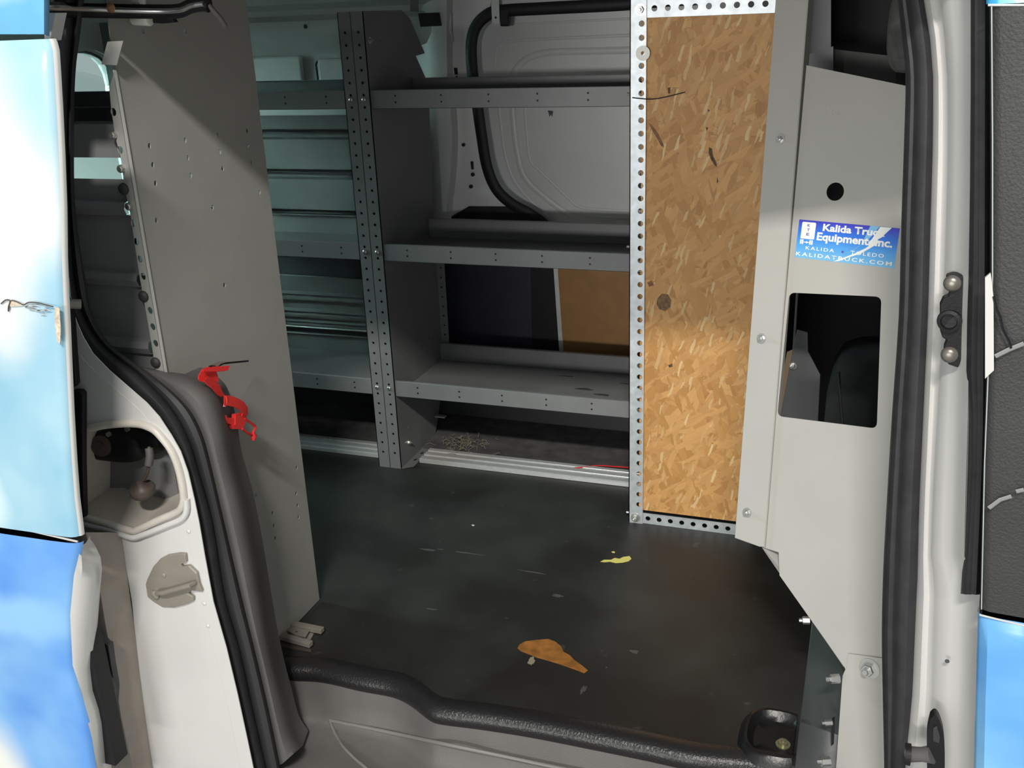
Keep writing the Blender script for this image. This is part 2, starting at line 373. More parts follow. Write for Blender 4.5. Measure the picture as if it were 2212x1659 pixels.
# roof, far side, ends of the van
mb = MB().box((-2.25, 1.16, ROOF), (1.15, 2.8, ROOF + .03)); build('ceiling', mb, INNER, kind='structure', label='painted van roof panel')
for i, x in enumerate((-1.75, -1.3, -.7, -.1)):
    build('roof_bow', MB().box((x, 1.2, ROOF - .018), (x + .07, 2.72, ROOF)), INNER, bpy.data.objects['ceiling'], bevel=.006)
# far body side: profile swept along X
prof = [(2.60, 1.28), (2.60, 1.235), (2.615, 1.20), (2.66, 1.185), (2.665, 1.17), (2.64, 1.155), (2.635, 1.115), (2.65, 1.085), (2.69, 1.07), (2.70, 1.05), (2.70, .94), (2.715, .93), (2.72, .60), (2.70, .56), (2.70, .45), (2.74, .43), (2.74, -.02)]
xs = [-2.25, -1.9, -1.56, -1.40, -1.1]
mb = MB(); mb.loft([[Vector((x, y, z)) for y, z in prof] for x in xs])
wf = build('wall_far', mb, INNER, kind='structure', smooth=True, label='painted inner body side behind the far shelving')
for (px, py, r) in ((660, 57, .006), (737, 42, .004)):
    c = onY(px, py, 2.632); build('hole', MB().lathe(c, (0, -1, 0), [(0, r), (.001, r)], 14), PLBLK, wf)
# raised window blank with dark joint line
jl = cm([onY(x, y, 2.694) for x, y in ((690, 196), (684, 150), (683, 138), (690, 132), (720, 131), (760, 129))], 5)
build('panel_joint', MB().tube(jl, .003, 6), PLBLK, wf)
build('body_stamping', MB().box((-1.55, 2.685, .96), (-1.44, 2.70, 1.05)), INNER, wf, bevel=.008, seg=3)
build('body_stamping', MB().box((-1.80, 2.68, .93), (-1.60, 2.70, 1.06)), INNER, wf, bevel=.008, seg=3)
# far pillar and lower panel beside the far sliding door
mb = MB(); rows = []
for y in (-40, 0, 20, 34, 46, 60, 80, 120, 180, 240, 300, 360, 400, 440, 475):
    k = max(0, min(1, (y - 60) / 380))
    b = math.sin(max(0, min(1, (y - 170) / 270)) * math.pi) * 12
    pe = atrow([(1062,-40),(1062,10),(1050,34),(1026,60),(1018,100),(1021,160),(1030,220),(1040,290),(1052,360),(1072,408),(1110,440),(1180,475)], y)
    rows.append([onY(880, y, 2.695), onY(915, y, 2.66), onY(940 - 5*k, y, 2.625), onY(965 + b, y, 2.628), onY(978 + b, y, 2.65), onY(1000, y, 2.655), onY(1000*.35 + pe*.65, y, 2.655), onY(pe, y, 2.662)])
mb.loft(rows)
pil = build('trim_2', mb, INNER, kind='structure', smooth=True, label='pale painted pillar between far shelving and far sliding door')
def patch(name, poly, Yp, m, parent, thick=.004): return build(name, MB().plate([onY(x, y, Yp) for x, y in poly], thick=thick, away=(0, 1, 0)), m, parent)
patch('vent_cover', [(903,29),(948,27),(953,56),(908,58)], 2.618, PLBLK, pil)
patch('slot', [(980,146),(987,147),(988,161),(982,161)], 2.648, PLBLK, pil)
patch('slot', [(984,165),(988,165),(989,180),(985,180)], 2.648, PLBLK, pil)
patch('slot', [(1016,349),(1021,349),(1022,366),(1018,366)], 2.648, PLBLK, pil)
for (px, py, r) in ((1021, 377, .0055), (1017, 403, .0055), (965, 88, .003), (1001, 313, .005)):
    c = onY(px, py, 2.648); build('hole', MB().lathe(c, (0, -1, 0), [(0, r), (.0012, r)], 14), PLBLK, pil)
patch('wheel_arch_liner', [(940,486),(975,468),(1012,446),(1112,447),(1150,470),(1200,500),(1200,540),(940,540)], 2.645, PLBLK, pil)
patch('bracket', [(886,-20),(903,-20),(903,26),(886,24)], 2.60, GREYD, pil)

# far sliding door (seen from inside)
dr = thing('door_2', (-.75, 2.70, 0), 'inner panel of the far sliding door with curved black seal', 'door'); del dr['category']; dr['kind'] = 'structure'
mb = MB().plate([onY(x, y, 2.700) for x, y in ((1010,-60),(1420,-60),(1420,640),(1150,640),(1150,470),(1090,430),(1050,350),(1030,240),(1010,100))], thick=.02, away=(0,1,0))
build('inner_panel', mb, INNER, dr)
build('inner_panel', MB().box((-.62, 2.70, -.02), (-.16, 2.72, 1.28)), INNER, dr)
def ridge(name, pts, Yp, r, m=INNER, flat=.5, n=6):
    return build(name, MB().tube(cm([onY(x, y, Yp) for x, y in pts], n), r, 10, flat=flat, up=(0, 1, 0)), m, dr, smooth=True)
ridge('pressed_ridge', [(1500,98),(1360,108),(1240,111),(1180,114),(1140,126),(1112,155),(1106,200),(1109,260),(1118,330),(1135,385),(1185,432),(1230,463),(1262,474),(1360,480),(1500,486)], 2.701, .010)
ridge('pressed_ridge', [(1134,232),(1138,290),(1145,345),(1165,368),(1228,428),(1248,445),(1285,452),(1360,456),(1500,462)], 2.701, .005)
ridge('pressed_ridge', [(1500,66),(1360,76),(1180,84),(1095,90),(1076,100),(1071,115),(1070,140)], 2.701, .005)
ridge('pressed_ridge', [(1078,232),(1086,300),(1094,345),(1112,392),(1150,437),(1200,485)], 2.701, .006)
ridge('pressed_ridge', [(1500,30),(1360,40),(1100,53)], 2.701, .004)
ridge('seal', [(1500,-8),(1360,8),(1180,18),(1080,24),(1048,36),(1026,62),(1018,100),(1021,160),(1030,220),(1040,290),(1052,360),(1072,408),(1105,440),(1150,465),(1180,490),(1195,530)], 2.648, .0165, PLBLK, .45)
patch('sealing_strip', [(1100,24),(1185,13),(1190,7),(1500,-10),(1500,12),(1360,18),(1185,22),(1100,29)], 2.655, PLBLK, dr)
patch('roller_bracket', [(1060,-20),(1077,-20),(1079,50),(1063,50)], 2.63, INNER, dr)
c = onY(1071, 38, 2.628); build('hole', MB().lathe(c, (0,-1,0), [(0,.003),(.0015,.003)], 12), PLBLK, dr)
build('roller_block', MB().plate([onY(x, y, 2.64) for x, y in ((1079,19),(1100,18),(1097,57),(1080,57))], thick=.02, away=(0,1,0)), PLBLK, dr, bevel=.003)
patch('upper_rail_panel', [(1062,-80),(1600,-80),(1500,-12),(1180,12),(1100,18),(1079,19),(1062,22)], 2.66, INNER, dr)
patch('clip', [(1183,239),(1194,240),(1192,252),(1190,245),(1187,252),(1185,244)], 2.695, DARKBODY, dr)
patch('lower_trim_board', [(900,540),(1150,560),(1196,590),(1206,752),(1206,1100),(900,1100)], 2.66, NAVY, dr)
patch('dark_gap', [(1146,560),(1200,575),(1212,770),(1150,770)], 2.656, PLBLK, dr)
patch('board_edge_strip', [(1195,570),(1204,570),(1217,760),(1208,760)], 2.652, ALU, dr)
patch('lower_wood_board', [(1204,570),(1460,600),(1460,800),(1217,762)], 2.654, WOOD, dr)
# dark lower body side and grey ledge behind the rail
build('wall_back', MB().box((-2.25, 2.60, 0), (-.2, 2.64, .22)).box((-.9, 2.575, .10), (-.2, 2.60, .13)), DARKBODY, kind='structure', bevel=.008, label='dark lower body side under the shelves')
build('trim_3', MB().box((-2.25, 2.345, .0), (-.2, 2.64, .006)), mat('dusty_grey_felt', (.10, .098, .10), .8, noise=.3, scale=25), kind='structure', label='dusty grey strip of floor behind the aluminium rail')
# ends and near side, roof rail above the door
RW = [Vector((-2.2, 1.95, .60)), Vector((-2.2, 2.585, .60))] + [onX(x, y, -2.2) for x, y in ((245,205),(244,185),(238,160),(228,140),(212,124),(195,116),(178,112),(150,113))] + [Vector((-2.2, 1.95, 1.09))]
mb = MB()
mb.plate([Vector((-2.2, y, z)) for y, z in ((1.1,-.3),(2.8,-.3),(2.8,1.3),(1.1,1.3))],
         [RW, [Vector((-2.2, y, z)) for y, z in ((1.35,.62),(1.85,.62),(1.85,1.08),(1.40,1.08),(1.35,1.0))]], thick=.03, away=(-1, 0, 0))
wr = build('wall_rear', mb, INNER, kind='structure', label='rear door inner panel with rounded window')
build('window_1', MB().box((-2.222, 2.03, .60), (-2.216, 2.60, 1.11)), GLASS, kind='structure', label='rear door window glass')
build('seal', MB().tube([p + Vector((.003, 0, 0)) for p in RW[1:-1]], .004, 6), RUBBER, wr)
build('wall_front', MB().box((1.1, 1.1, -.3), (1.15, 2.8, 1.3)), PLBLK, kind='structure', label='dark front end of the cab')
build('wall_cab', MB().box((-.16, 2.69, -.3), (1.12, 2.72, 1.3)).box((.34, 1.20, -.3), (1.12, 1.23, 1.3)), PLBLK, kind='structure', label='dark cab door linings')
build('floor_cab', MB().box((.16, 1.22, -.3), (1.12, 2.72, -.27)), PLBLK, kind='structure', label='dark cab floor')
build('wall_near', MB().box((-2.25, 1.14, -.3), (-1.30, 1.17, 1.3)), WHITE, kind='structure', label='near body side behind the open sliding door')
build('trim_4', MB().box((-2.25, 1.13, 1.192), (.25, 1.20, 1.30)), PLBLK, kind='structure', bevel=.01, label='black door header above the opening')
build('ground', MB().box((-9, -7, -.62), (7, 9, -.60)), CONC, kind='structure', label='garage floor under the van')

# ================================================================== FAR SHELVING
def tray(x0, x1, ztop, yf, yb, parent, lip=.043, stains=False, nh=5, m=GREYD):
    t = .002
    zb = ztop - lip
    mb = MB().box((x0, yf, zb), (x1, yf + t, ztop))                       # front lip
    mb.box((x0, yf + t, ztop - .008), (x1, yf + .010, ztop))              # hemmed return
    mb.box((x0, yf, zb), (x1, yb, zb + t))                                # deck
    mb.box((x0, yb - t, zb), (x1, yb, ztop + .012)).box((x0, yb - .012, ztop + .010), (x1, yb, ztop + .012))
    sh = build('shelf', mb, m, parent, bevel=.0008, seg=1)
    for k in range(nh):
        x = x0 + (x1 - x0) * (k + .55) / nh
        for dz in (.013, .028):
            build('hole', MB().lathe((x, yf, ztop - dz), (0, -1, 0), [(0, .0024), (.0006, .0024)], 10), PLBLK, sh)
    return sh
def upright_outline(zt):
    """end panel outline in (Y, z), narrow notched top and stepped foot as in the photograph"""
    return [(YS, 0), (2.441, 0), (2.455, .02), (2.535, .16), (2.535, .62), (2.556, .93), (2.552, .99), (2.49, 1.058), (2.548, 1.062), (2.47, zt - .02), (2.424, zt)  , (YS, zt)]
def far_unit(x_fold, side, x_end, label, lipbolts):
    u = thing('shelving_unit', (x_fold, YS, 0), label, 'shelving unit', 'grey metal shelving units against the far side')
    t = .002; zt = 1.17
    hs = []
    for (y, z) in ((2.27, .10), (2.34, .12), (2.30, .30), (2.45, .30), (2.30, .33), (2.40, .5), (2.47, .6), (2.29, 1.10)):
        hs.append([Vector((x_fold, y + .003*math.cos(a), z + .003*math.sin(a))) for a in [i*math.pi/4 for i in range(8)]])
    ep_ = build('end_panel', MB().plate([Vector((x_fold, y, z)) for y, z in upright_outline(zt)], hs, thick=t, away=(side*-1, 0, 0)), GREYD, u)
    # front flange with a row of holes
    x0, x1 = (x_fold - .033, x_fold) if side > 0 else (x_fold, x_fold + .033)
    holes = []; z = .045
    while z < 1.14:
        holes.append([Vector(((x0+x1)/2 + .0035*math.cos(a), YS, z + .0035*math.sin(a))) for a in [i*math.pi/4 for i in range(8)]]); z += .0284
    build('front_flange', MB().plate([(x0, YS, 0), (x1, YS, 0), (x1, YS, zt), (x0, YS, zt)], holes, thick=t, away=(0, 1, 0)), GREYD, u)
    # rear flange
    if side > 0:
        holes = [[Vector((x_fold + .012 + .003*math.cos(a), 2.533, zz + .003*math.sin(a))) for a in [i*math.pi/4 for i in range(8)]] for zz in [.2 + .0284*k for k in range(13)]]
        build('rear_flange', MB().plate([(x_fold, 2.533, .16), (x_fold + .024, 2.533, .16), (x_fold + .024, 2.533, .60), (x_fold, 2.533, .60)], holes, thick=t, away=(0, 1, 0)), GREYD, u)
        fo = MB().plate([onX(868, 1013, x_fold) + Vector((-.0, 0, .001)), Vector((x_fold, 2.44, .001)), Vector((x_fold + .028, 2.44, .001)), Vector((x_fold + .028, 2.235, .001))],
                        [[Vector((x_fold + .014 + .004*math.cos(a), yy + .010*math.sin(a), .001)) for a in [i*math.pi/5 for i in range(10)]] for yy in (2.275, 2.32, 2.365, 2.41)], thick=t, away=(0, 0, 1))
        build('foot_flange', fo, GREYD, u)
        bolt('bolt', Vector((x_fold, 2.27, .055)), (1, 0, 0), u, .006)
        bolt('bolt', Vector((x_fold + .02, 2.56, .13)), (0, -1, 0), u, .009)
        bolt('bolt', Vector((x_fold, 2.235, 1.105)), (1, 0, 0), u, .005)
        build('tab', MB().box((x_fold + .004, 2.44, .062), (x_fold + .035, 2.455, .066)), ZINC, u)
    a, b = (x_fold + .0005, x_end) if side > 0 else (x_end, x_fold - .0005)
    for zt_ in (.254, .621, .993):
        yb = {.254: 2.52, .621: 2.50, .993: 2.46}[zt_]
        tray(a, b, zt_, YS + .002, yb, u, nh=int((b - a) / .125 + .5))
        xb = (x0 + x1) / 2
        rivet((xb, YS, zt_ - .021), (0, -1, 0), u, .0065)
    return u
ur = far_unit(-1.144, 1, -.20, 'right grey shelving unit between the centre upright and the particle board frame', 1)
ul = far_unit(-1.212, -1, -1.90, 'left grey shelving unit with ribbed back, left of the centre upright', 1)
# shift the left unit flange to butt on the other one
# far end panel of the right unit (behind the board frame)
build('end_panel', MB().plate([Vector((-.198, y, z)) for y, z in upright_outline(1.17)], thick=.002, away=(1, 0, 0)), GREYD, ur)
build('end_post', MB().box((-1.902, YS, 0), (-1.87, YS + .002, 1.17)).box((-1.902, YS, 0), (-1.90, YS + .03, 1.17)), GREYD, ul)
STAIN = mat('black_grease_stain', (.05, .05, .052), .5)
for (a, b, c, d, s) in ((1262, 840, .022, .006, 3), (1300, 852, .020, .005, 4), (1225, 812, .02, .002, 5), (1350, 828, .012, .002, 6)):
    random.seed(s); p = onZ(a, b, .2142); pts = []
    for k in range(18):
        an = 2*math.pi*k/18; r = 1 + .35*math.sin(3*an + s) * random.random()
        pts.append(p + Vector((math.cos(an)*c*r, math.sin(an)*d*r, 0)))
    build('grease_stain', MB().plate(pts, thick=.0005, away=(0,0,-1)), STAIN, ur)
# ribbed back panels
def ribbed(name, x0, x1, yb, zs, z0, z1, out, parent, m=GREYD, holes=None):
    prof = [(yb, z0)]
    for z in sorted(zs):
        prof += [(yb, z - .017), (yb + out*.020, z - .013), (yb + out*.022, z - .004), (yb + out*.006, z + .001), (yb + out*.020, z + .005), (yb, z + .012)]
    prof.append((yb, z1))
    mb = MB().loft([[Vector((x0, y, z)) for y, z in prof], [Vector((x1, y, z)) for y, z in prof]])
    return build(name, mb, m, parent, solid=.001, smooth=False)
ribbed('ribbed_back', -1.90, -1.216, 2.545, (.855, .742, .625), .585, .905, 1.3, ul)
for zz, yy in ((onY(640, 705, 2.538).z, 2.538), (onY(640, 766, 2.50).z, 2.50), (.549, 2.512)):
    build('rolled_or_highlight_edge', MB().tube([Vector((-1.89, yy, zz)), Vector((-1.22, yy, zz))], .0028, 8), ALU, ul, smooth=True)  # bright tubes added as highlights along the back ledges
build('back_ledge', MB().box((-1.90, 2.52, .578), (-1.216, 2.56, .582)).box((-1.90, 2.515, .548), (-1.216, 2.518, .582)), GREYD, ul)
ribbed('ribbed_back', -1.90, -1.216, 2.56, (.372, .318, .285), .20, .43, -.7, ul)
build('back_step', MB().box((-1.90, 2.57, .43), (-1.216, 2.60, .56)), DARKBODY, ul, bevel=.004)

# aluminium rails on the floor
def rail(x0, x1, label):
    mb = MB(); y0 = 2.262
    pr = [(0,0),(0,.010),(.004,.012),(.022,.012),(.024,.004),(.030,.004),(.032,.012),(.050,.012),(.052,.004),(.058,.004),(.060,.012),(.074,.012),(.078,.010),(.078,0)]
    mb.loft([[Vector((x, y0 + a, .001 + b)) for a, b in pr] for x in (x0, x1)], closed=True)
    for r_ in (0, 1): mb.f.append(tuple(len(pr)*r_ + k for k in range(len(pr))))
    return build('floor_rail', mb, ALU, label=label, cat='rail', group='aluminium floor rails')
rail(-2.0, -1.2145, 'aluminium floor rail left of the centre shelving upright')
rail(-1.112, -.21, 'aluminium floor rail right of the centre shelving upright')
# lint and red wire behind the rail
mb = MB(); random.seed(8)
for i in range(90):
    p = onZ(random.gauss(1000, 22), random.gauss(962, 9), .009); a = random.uniform(0, 6.28); l = random.uniform(.01, .03)
    q = p + Vector((math.cos(a)*l, math.sin(a)*l, random.uniform(0, .008))); mid = (p + q)/2 + Vector((random.uniform(-.006,.006), random.uniform(-.006,.006), .006))
    mb.tube([p, mid, q], .0007, 4)
build('dust_and_lint', mb, mat('lint', (.26, .24, .17), .9), label='pale lint and dust lying behind the floor rail', cat='debris', kind='stuff')
build('red_wire', MB().tube(cm([onZ(x, y, .012) for x, y in ((1240,1011),(1256,1010),(1290,1006),(1330,1008),(1400,1013))], 5), .0016, 6), RED, label='thin red wire lying behind the floor rail', cat='wire', smooth=True)

# ================================================================== BOARD IN PERFORATED FRAME
YB = 2.080
fr = thing('partition_frame', (-.35, YB, 0), 'tall galvanised perforated angle frame around the particle board', 'frame')
FXL, FXR, FT = -.4815, -.195, 1.178
pitch = .0268; wv = .034
zs = [onY(1384, 51, YB).z - pitch*k for k in range(60)]
xc = onY(1384, 400, YB).x
holes = [circ((xc, YB, z), EX, EZ, .0060, 12) for z in zs if .045 < z < FT - .035]
build('side_angle', MB().plate([(FXL, YB, .0), (FXL + wv, YB, .0), (FXL + wv, YB, FT), (FXL, YB, FT)], holes, thick=.0022, away=(0, 1, 0)), ZINC, fr)
holes = [circ((FXL, YB + .017, z), EY, EZ, .0055, 10) for z in zs if .02 < z < FT - .02]
build('side_angle_flange', MB().plate([(FXL, YB, .0), (FXL, YB + .034, .0), (FXL, YB + .034, FT), (FXL, YB, FT)], holes, thick=.0022, away=(1, 0, 0)), ZINC, fr)
def hstrip(z0, z1, zc, name, x0):
    hs = []; x = x0
    while x < FXR - .01: hs.append(circ((x, YB + .003, zc), EX, EZ, .0060, 12)); x += pitch
    return build(name, MB().plate([(FXL + .004, YB + .003, z0), (FXR, YB + .003, z0), (FXR, YB + .003, z1), (FXL + .004, YB + .003, z1)], hs, thick=.0022, away=(0, 1, 0)), ZINC, fr)
zt1 = onY(1500, 40, YB).z
tx = onY(1413, 18, YB); hstrip(tx.z - .017, tx.z + .017, tx.z, 'top_angle', tx.x)
bx = onY(1399, 1119, YB); hstrip(.0005, onY(1390, 1109.5, YB).z, .0145, 'bottom_angle', bx.x)
build('top_angle_flange', MB().box((FXL + .004, YB + .004, tx.z - .017), (FXR, YB + .030, tx.z - .015)), ZINC, fr)
for (px, py) in ((1384, 21), (1373, 1118)):
    bolt('bolt', onY(px, py, YB), (0, -1, 0), fr, .0075)
for (px, py, mw, r) in ((1389, 115, WHITEPL, .0145), (1376, 849, ZINC, .0125)):
    p = onY(px, py, YB - .0005)
    mb = MB().plate(circ(p, EX, EZ, r, 24), [circ(p, EX, EZ, r*.28, 12)], thick=.0018, away=(0, -1, 0))
    build('washer', mb, mw, fr, label='white washer' if mw is WHITEPL else 'dull grey washer')
for (px, py) in ((1361, 203), (1361, 533), (1353, 1106)):
    p = onY(px, py, YB + .02); build('bolt', MB().lathe(Vector((FXL, p.y, p.z)), (-1, 0, 0), [(0,.006),(.003,.006),(.004,.003),(.010,.003)], 8), BOLT, fr)
wire = cm([onY(1366, 211, YB - .001), onY(1384, 213, YB - .003), onY(1410, 214, YB + .004), onY(1440, 209, YB + .004), onY(1480, 199, YB + .004)], 4)
build('tie_wire', MB().tube(wire, .0011, 6), PLBLK, fr)
bz0 = onY(1387, 1101, YB + .006).z; bz1 = tx.z - .0175
build('particle_board', MB().box((-.458, YB + .0055, max(bz0, .018)), (FXR, YB + .018, bz1)), OSB, label='tall orange particle board panel held in the perforated frame', cat='board')

pb = bpy.data.objects['particle_board']
BARK = mat('bark_in_board', (.12, .065, .03), .7, noise=.5, scale=160); BARK2 = mat('reddish_strand', (.25, .10, .04), .6, noise=.3, scale=90); KNOT = mat('knot_in_board', (.30, .16, .06), .6, noise=.6, scale=130, col2=(.10, .05, .02))
for nm, m_, pts in (('dark_bark_flake', BARK, [(1531,318),(1538,321),(1540,336),(1547,350),(1549,362),(1543,356),(1536,345),(1531,332)]),
                    ('bark_flake', BARK, [(1525,274),(1530,276),(1526,284)]), ('bark_flake', BARK, [(1549,382),(1552,392),(1548,397)]), ('bark_flake', BARK, [(1528,236),(1534,238),(1530,242)]),
                    ('reddish_strand', BARK2, [(1402,266),(1410,272),(1423,290),(1433,312),(1434,318),(1428,315),(1418,297),(1408,280)]),
                    ('bark_flake', BARK, [(1442,190),(1448,188),(1448,202),(1443,202)]), ('bark_flake', BARK2, [(1398,610),(1408,606),(1412,616),(1402,620)]), ('bark_flake', BARK, [(1443,789),(1452,785),(1453,792),(1446,794)]),
                    ('knot', KNOT, [(1420,645),(1430,634),(1443,636),(1450,648),(1448,664),(1436,672),(1424,668),(1418,656)])):
    build(nm, MB().plate([onY(x, y, YB + .0052) for x, y in pts], thick=.0006, away=(0, 1, 0)), m_, pb)

# ================================================================== WING OF THE BULKHEAD
az, ln = math.radians(20), math.radians(10.5)
WN = Vector((-math.sin(az)*math.cos(ln), -math.cos(az)*math.cos(ln), math.sin(ln))); WP = Vector((.15, 1.42, .3))
WU = Vector((math.cos(az), -math.sin(az), 0)); WV = WU.cross(WN); WV = WV if WV.z > 0 else -WV
def W(px, py, off=0): return onP(px, py, WP + WN*off, WN)
wg = thing('bulkhead_panel', W(1800, 1150), 'light grey steel bulkhead wing with a rectangular window and a round hole', 'panel')
def rrect(cs, r, n=5):
    out = []; cs = [Vector(c) for c in cs]
    for i, c in enumerate(cs):
        a = (cs[i-1] - c).normalized(); b = (cs[(i+1) % len(cs)] - c).normalized()
        for k in range(n + 1):
            t = k / n; out.append((c + a*r)*(1-t)**2 + c*2*t*(1-t) + (c + b*r)*t*t)
    return out
win = rrect([W(1705, 632), W(1904, 641), W(1894, 926), W(1679, 899)], .010)
rh = circ(W(1804, 414), WU, WV, .0138, 24)
outl = [W(x, y) for x, y in ((1742, 141), (1960, 186), (2030, 200), (2010, 900), (1990, 1475), (1838, 1475), (1824, 1441), (1684, 1243), (1682, 1193), (1650, 1183))]
build('sheet', MB().plate(outl, [win, rh], thick=.0022), LGREY, wg)
strp = [W(x, y, .004) for x, y in ((1680, -60), (1749, -60), (1745, 0), (1650, 1182), (1640, 1181), (1587, 1162))]
build('side_strip', MB().plate(strp, thick=.0022), LGREY, wg, bevel=.0006, seg=1)
build('return_flange', MB().plate([W(1749, -60, .0035), W(1650, 1183, .0035), W(1650, 1183, .0035) - WN*.02 , W(1749, -60, .0035) - WN*.02], thick=.0018, away=(1,0,0)), GREY, wg)
# diagonal flange behind the cut corner
fa = [W(1646, 1183, -.001), W(1822, 1440, -.001)]
fb = [W(1700, 1200, -.028), W(1838, 1425, -.03)]
build('diagonal_flange', MB().plate([fa[0], fa[1], fa[1] - WN*.03 + WU*.014, fa[0] - WN*.03 + WU*.03], thick=.0018, away=(1, 0, 1)), GREY, wg)
post = [W(x, y, .003) for x, y in ((1832, 1412), (1906, 1422), (1990, 1432), (1990, 1900), (1790, 1900), (1806, 1659), (1820, 1460), (1829, 1440))]
build('lower_post', MB().plate(post, thick=.0022), LGREY, wg)
bolts = [(1685, 301), (1645, 731), (1614, 1107)]
for (x, y) in bolts: bolt('bolt', W(x, y, .0042), WN, wg, .0052)
bolt('bolt', W(1878, 1444, .0032), WN, wg, .0105, label='large washer and nut on the lower post')
mk = mat('pale_scratch', (.62, .61, .58), .6)
for pts in ([(1787,238),(1792,232),(1798,234),(1794,244),(1801,250)], [(1803,243),(1808,249),(1810,238)]):
    build('scratch', MB().tube([W(x, y, .0004) for x, y in pts], .0006, 5), mk, wg)
# dark sloping plate below the wing: from the edge of the raised cargo floor down into the footwell, bolted to the post
DN = Vector((.13, 0, -.15))
pa, pb_ = onZ(1752, 1372, 0), onZ(1717, 1659, 0); pa.x = pb_.x = XB
pb_ = Vector((XB, 1.25, 0)); pa = Vector((XB, pa.y + .05, 0))
lp = wg
NN = DN.cross(Vector((0, 1, 0))).normalized()
rows = []
for (x0, y0, x1, y1) in ((1756, 1345, 1800, 1400), (1752, 1372, 1822, 1441), (1743, 1450, 1818, 1500), (1730, 1560, 1811, 1590), (1717, 1659, 1804, 1659), (1708, 1740, 1796, 1760)):
    l_ = onZ(x0, y0, .0035); r_ = W(x1 + 6, y1, -.004); rows.append([l_, l_*.66 + r_*.34, l_*.33 + r_*.67, r_])
build('lower_plate', MB().loft(rows), RAIL2, lp, smooth=True, solid=-.0015, label='dark grey sloping lower plate')
for (x, y, r) in ((1800, 1466, .0075), (1784, 1561, .005), (1780, 1644, .0075)):
    p = W(x + 8, y, .016); ax_ = (-1, -.35, -.05)
    mb = MB().lathe(p, ax_, [(-.004, r), (r*1.3, r), (r*1.5, r*.8)], 6).lathe(p, ax_, [(r*1.4, r*.5), (r*2.3, r*.5), (r*2.45, r*.35)], 10)
    build('nut', mb, BOLT, lp)
build('slot', MB().plate([W(x, y, -.001) + WN*.004 for x, y in ((1800,1548),(1805,1546),(1803,1605),(1798,1608),(1798,1580))], thick=.0008), PLBLK, lp)
p = W(1744, 1340, -.008)
build('nut', MB().lathe(p, (-1, -.1, -.1), [(-.004, .0065), (.007, .0065), (.008, .005)], 6).lathe(p, (-1, -.1, -.1), [(.008, .0035), (.013, .0035)], 8), BOLT, wg)
# business sticker
sc = [W(1727.5, 474), W(1943, 492), W(1931, 580), W(1716.5, 555.5)]
sc = [p + WN*.0003 for p in sc]
O = sc[3]; eu = (sc[2] - sc[3]); wS = eu.length; eu.normalize(); ev = (sc[0] - sc[3]); ev = (ev - eu*ev.dot(eu)); hS = ev.length; ev.normalize()
sm = bpy.data.materials.new('printed_sticker'); sm.use_nodes = True; nt = sm.node_tree; b = nt.nodes['Principled BSDF']; b.inputs['Roughness'].default_value = .4
tc = N(nt, 'ShaderNodeTexCoord'); sx = N(nt, 'ShaderNodeSeparateXYZ'); nt.links.new(tc.outputs['Object'], sx.inputs[0])
mr = N(nt, 'ShaderNodeMapRange'); mr.inputs[1].default_value = 0; mr.inputs[2].default_value = hS; nt.links.new(sx.outputs[2], mr.inputs[0])
cr = N(nt, 'ShaderNodeValToRGB'); nt.links.new(mr.outputs[0], cr.inputs[0]); nt.links.new(cr.outputs[0], b.inputs['Base Color'])
for i, (p, c) in enumerate([(0, (.20, .52, .80)), (.30, (.10, .40, .85)), (.65, (.025, .20, .80)), (1.0, (.05, .03, .50))]):
    if i < 2: cr.color_ramp.elements[i].position = p; cr.color_ramp.elements[i].color = (*c, 1)
    else: e = cr.color_ramp.elements.new(p); e.color = (*c, 1)
sc2 = [O, O + eu*wS, O + eu*wS + ev*hS, O + ev*hS]
st = build('sticker', MB().plate(sc2, thick=.0002), sm, label='blue sticker reading Kalida Truck Equipment, Inc. on the bulkhead wing', cat='sticker')
st_base = Vector(st.location)
def S2(u, v, off=.0003): return O + eu*(u*wS) + ev*(v*hS) + WN*off
PW = mat('white_print', (.88, .88, .86), .4); PI = mat('indigo_print', (.12, .09, .45), .4); PG = mat('pale_blue_print', (.22, .50, .80), .4)
def spoly(name, pts, m, off=.0003): return build(name, MB().plate([S2(u, v, off) for u, v in pts], thick=.0001), m, st)
spoly('stripe', [(.72,1.0),(.81,1.0),(.74,.72),(.70,.6),(.57,.30),(.38,.0),(.34,0),(.52,.22),(.66,.52)], PG, .0003)
spoly('stripe', [(.815,.995),(.925,.995),(.875,.84),(.845,.74),(.80,.66),(.84,.64),(.78,.50),(.66,.27),(.56,.16),(.46,.03),(.40,0),(.48,.10),(.60,.26),(.70,.42),(.745,.52),(.72,.58),(.75,.66)], PW, .00045)
spoly('badge', rrect([Vector((.035,.94,0)), Vector((.175,.96,0)), Vector((.175,.52,0)), Vector((.035,.50,0))], .018)[0:0] or [(.045,.95),(.170,.95),(.180,.93),(.180,.53),(.172,.51),(.043,.51),(.036,.53),(.036,.93)], PW)
for u in (.036, .056, .134, .154): spoly('truck_icon', [(u,.49),(u+.016,.49),(u+.016,.37),(u,.37)], PW)
spoly('truck_icon', [(.076,.435),(.095,.435),(.107,.46),(.118,.435),(.134,.435),(.134,.415),(.118,.415),(.107,.39),(.095,.415),(.076,.415)], PW)
TXTM = Matrix((eu, ev, WN)).transposed().to_4x4()
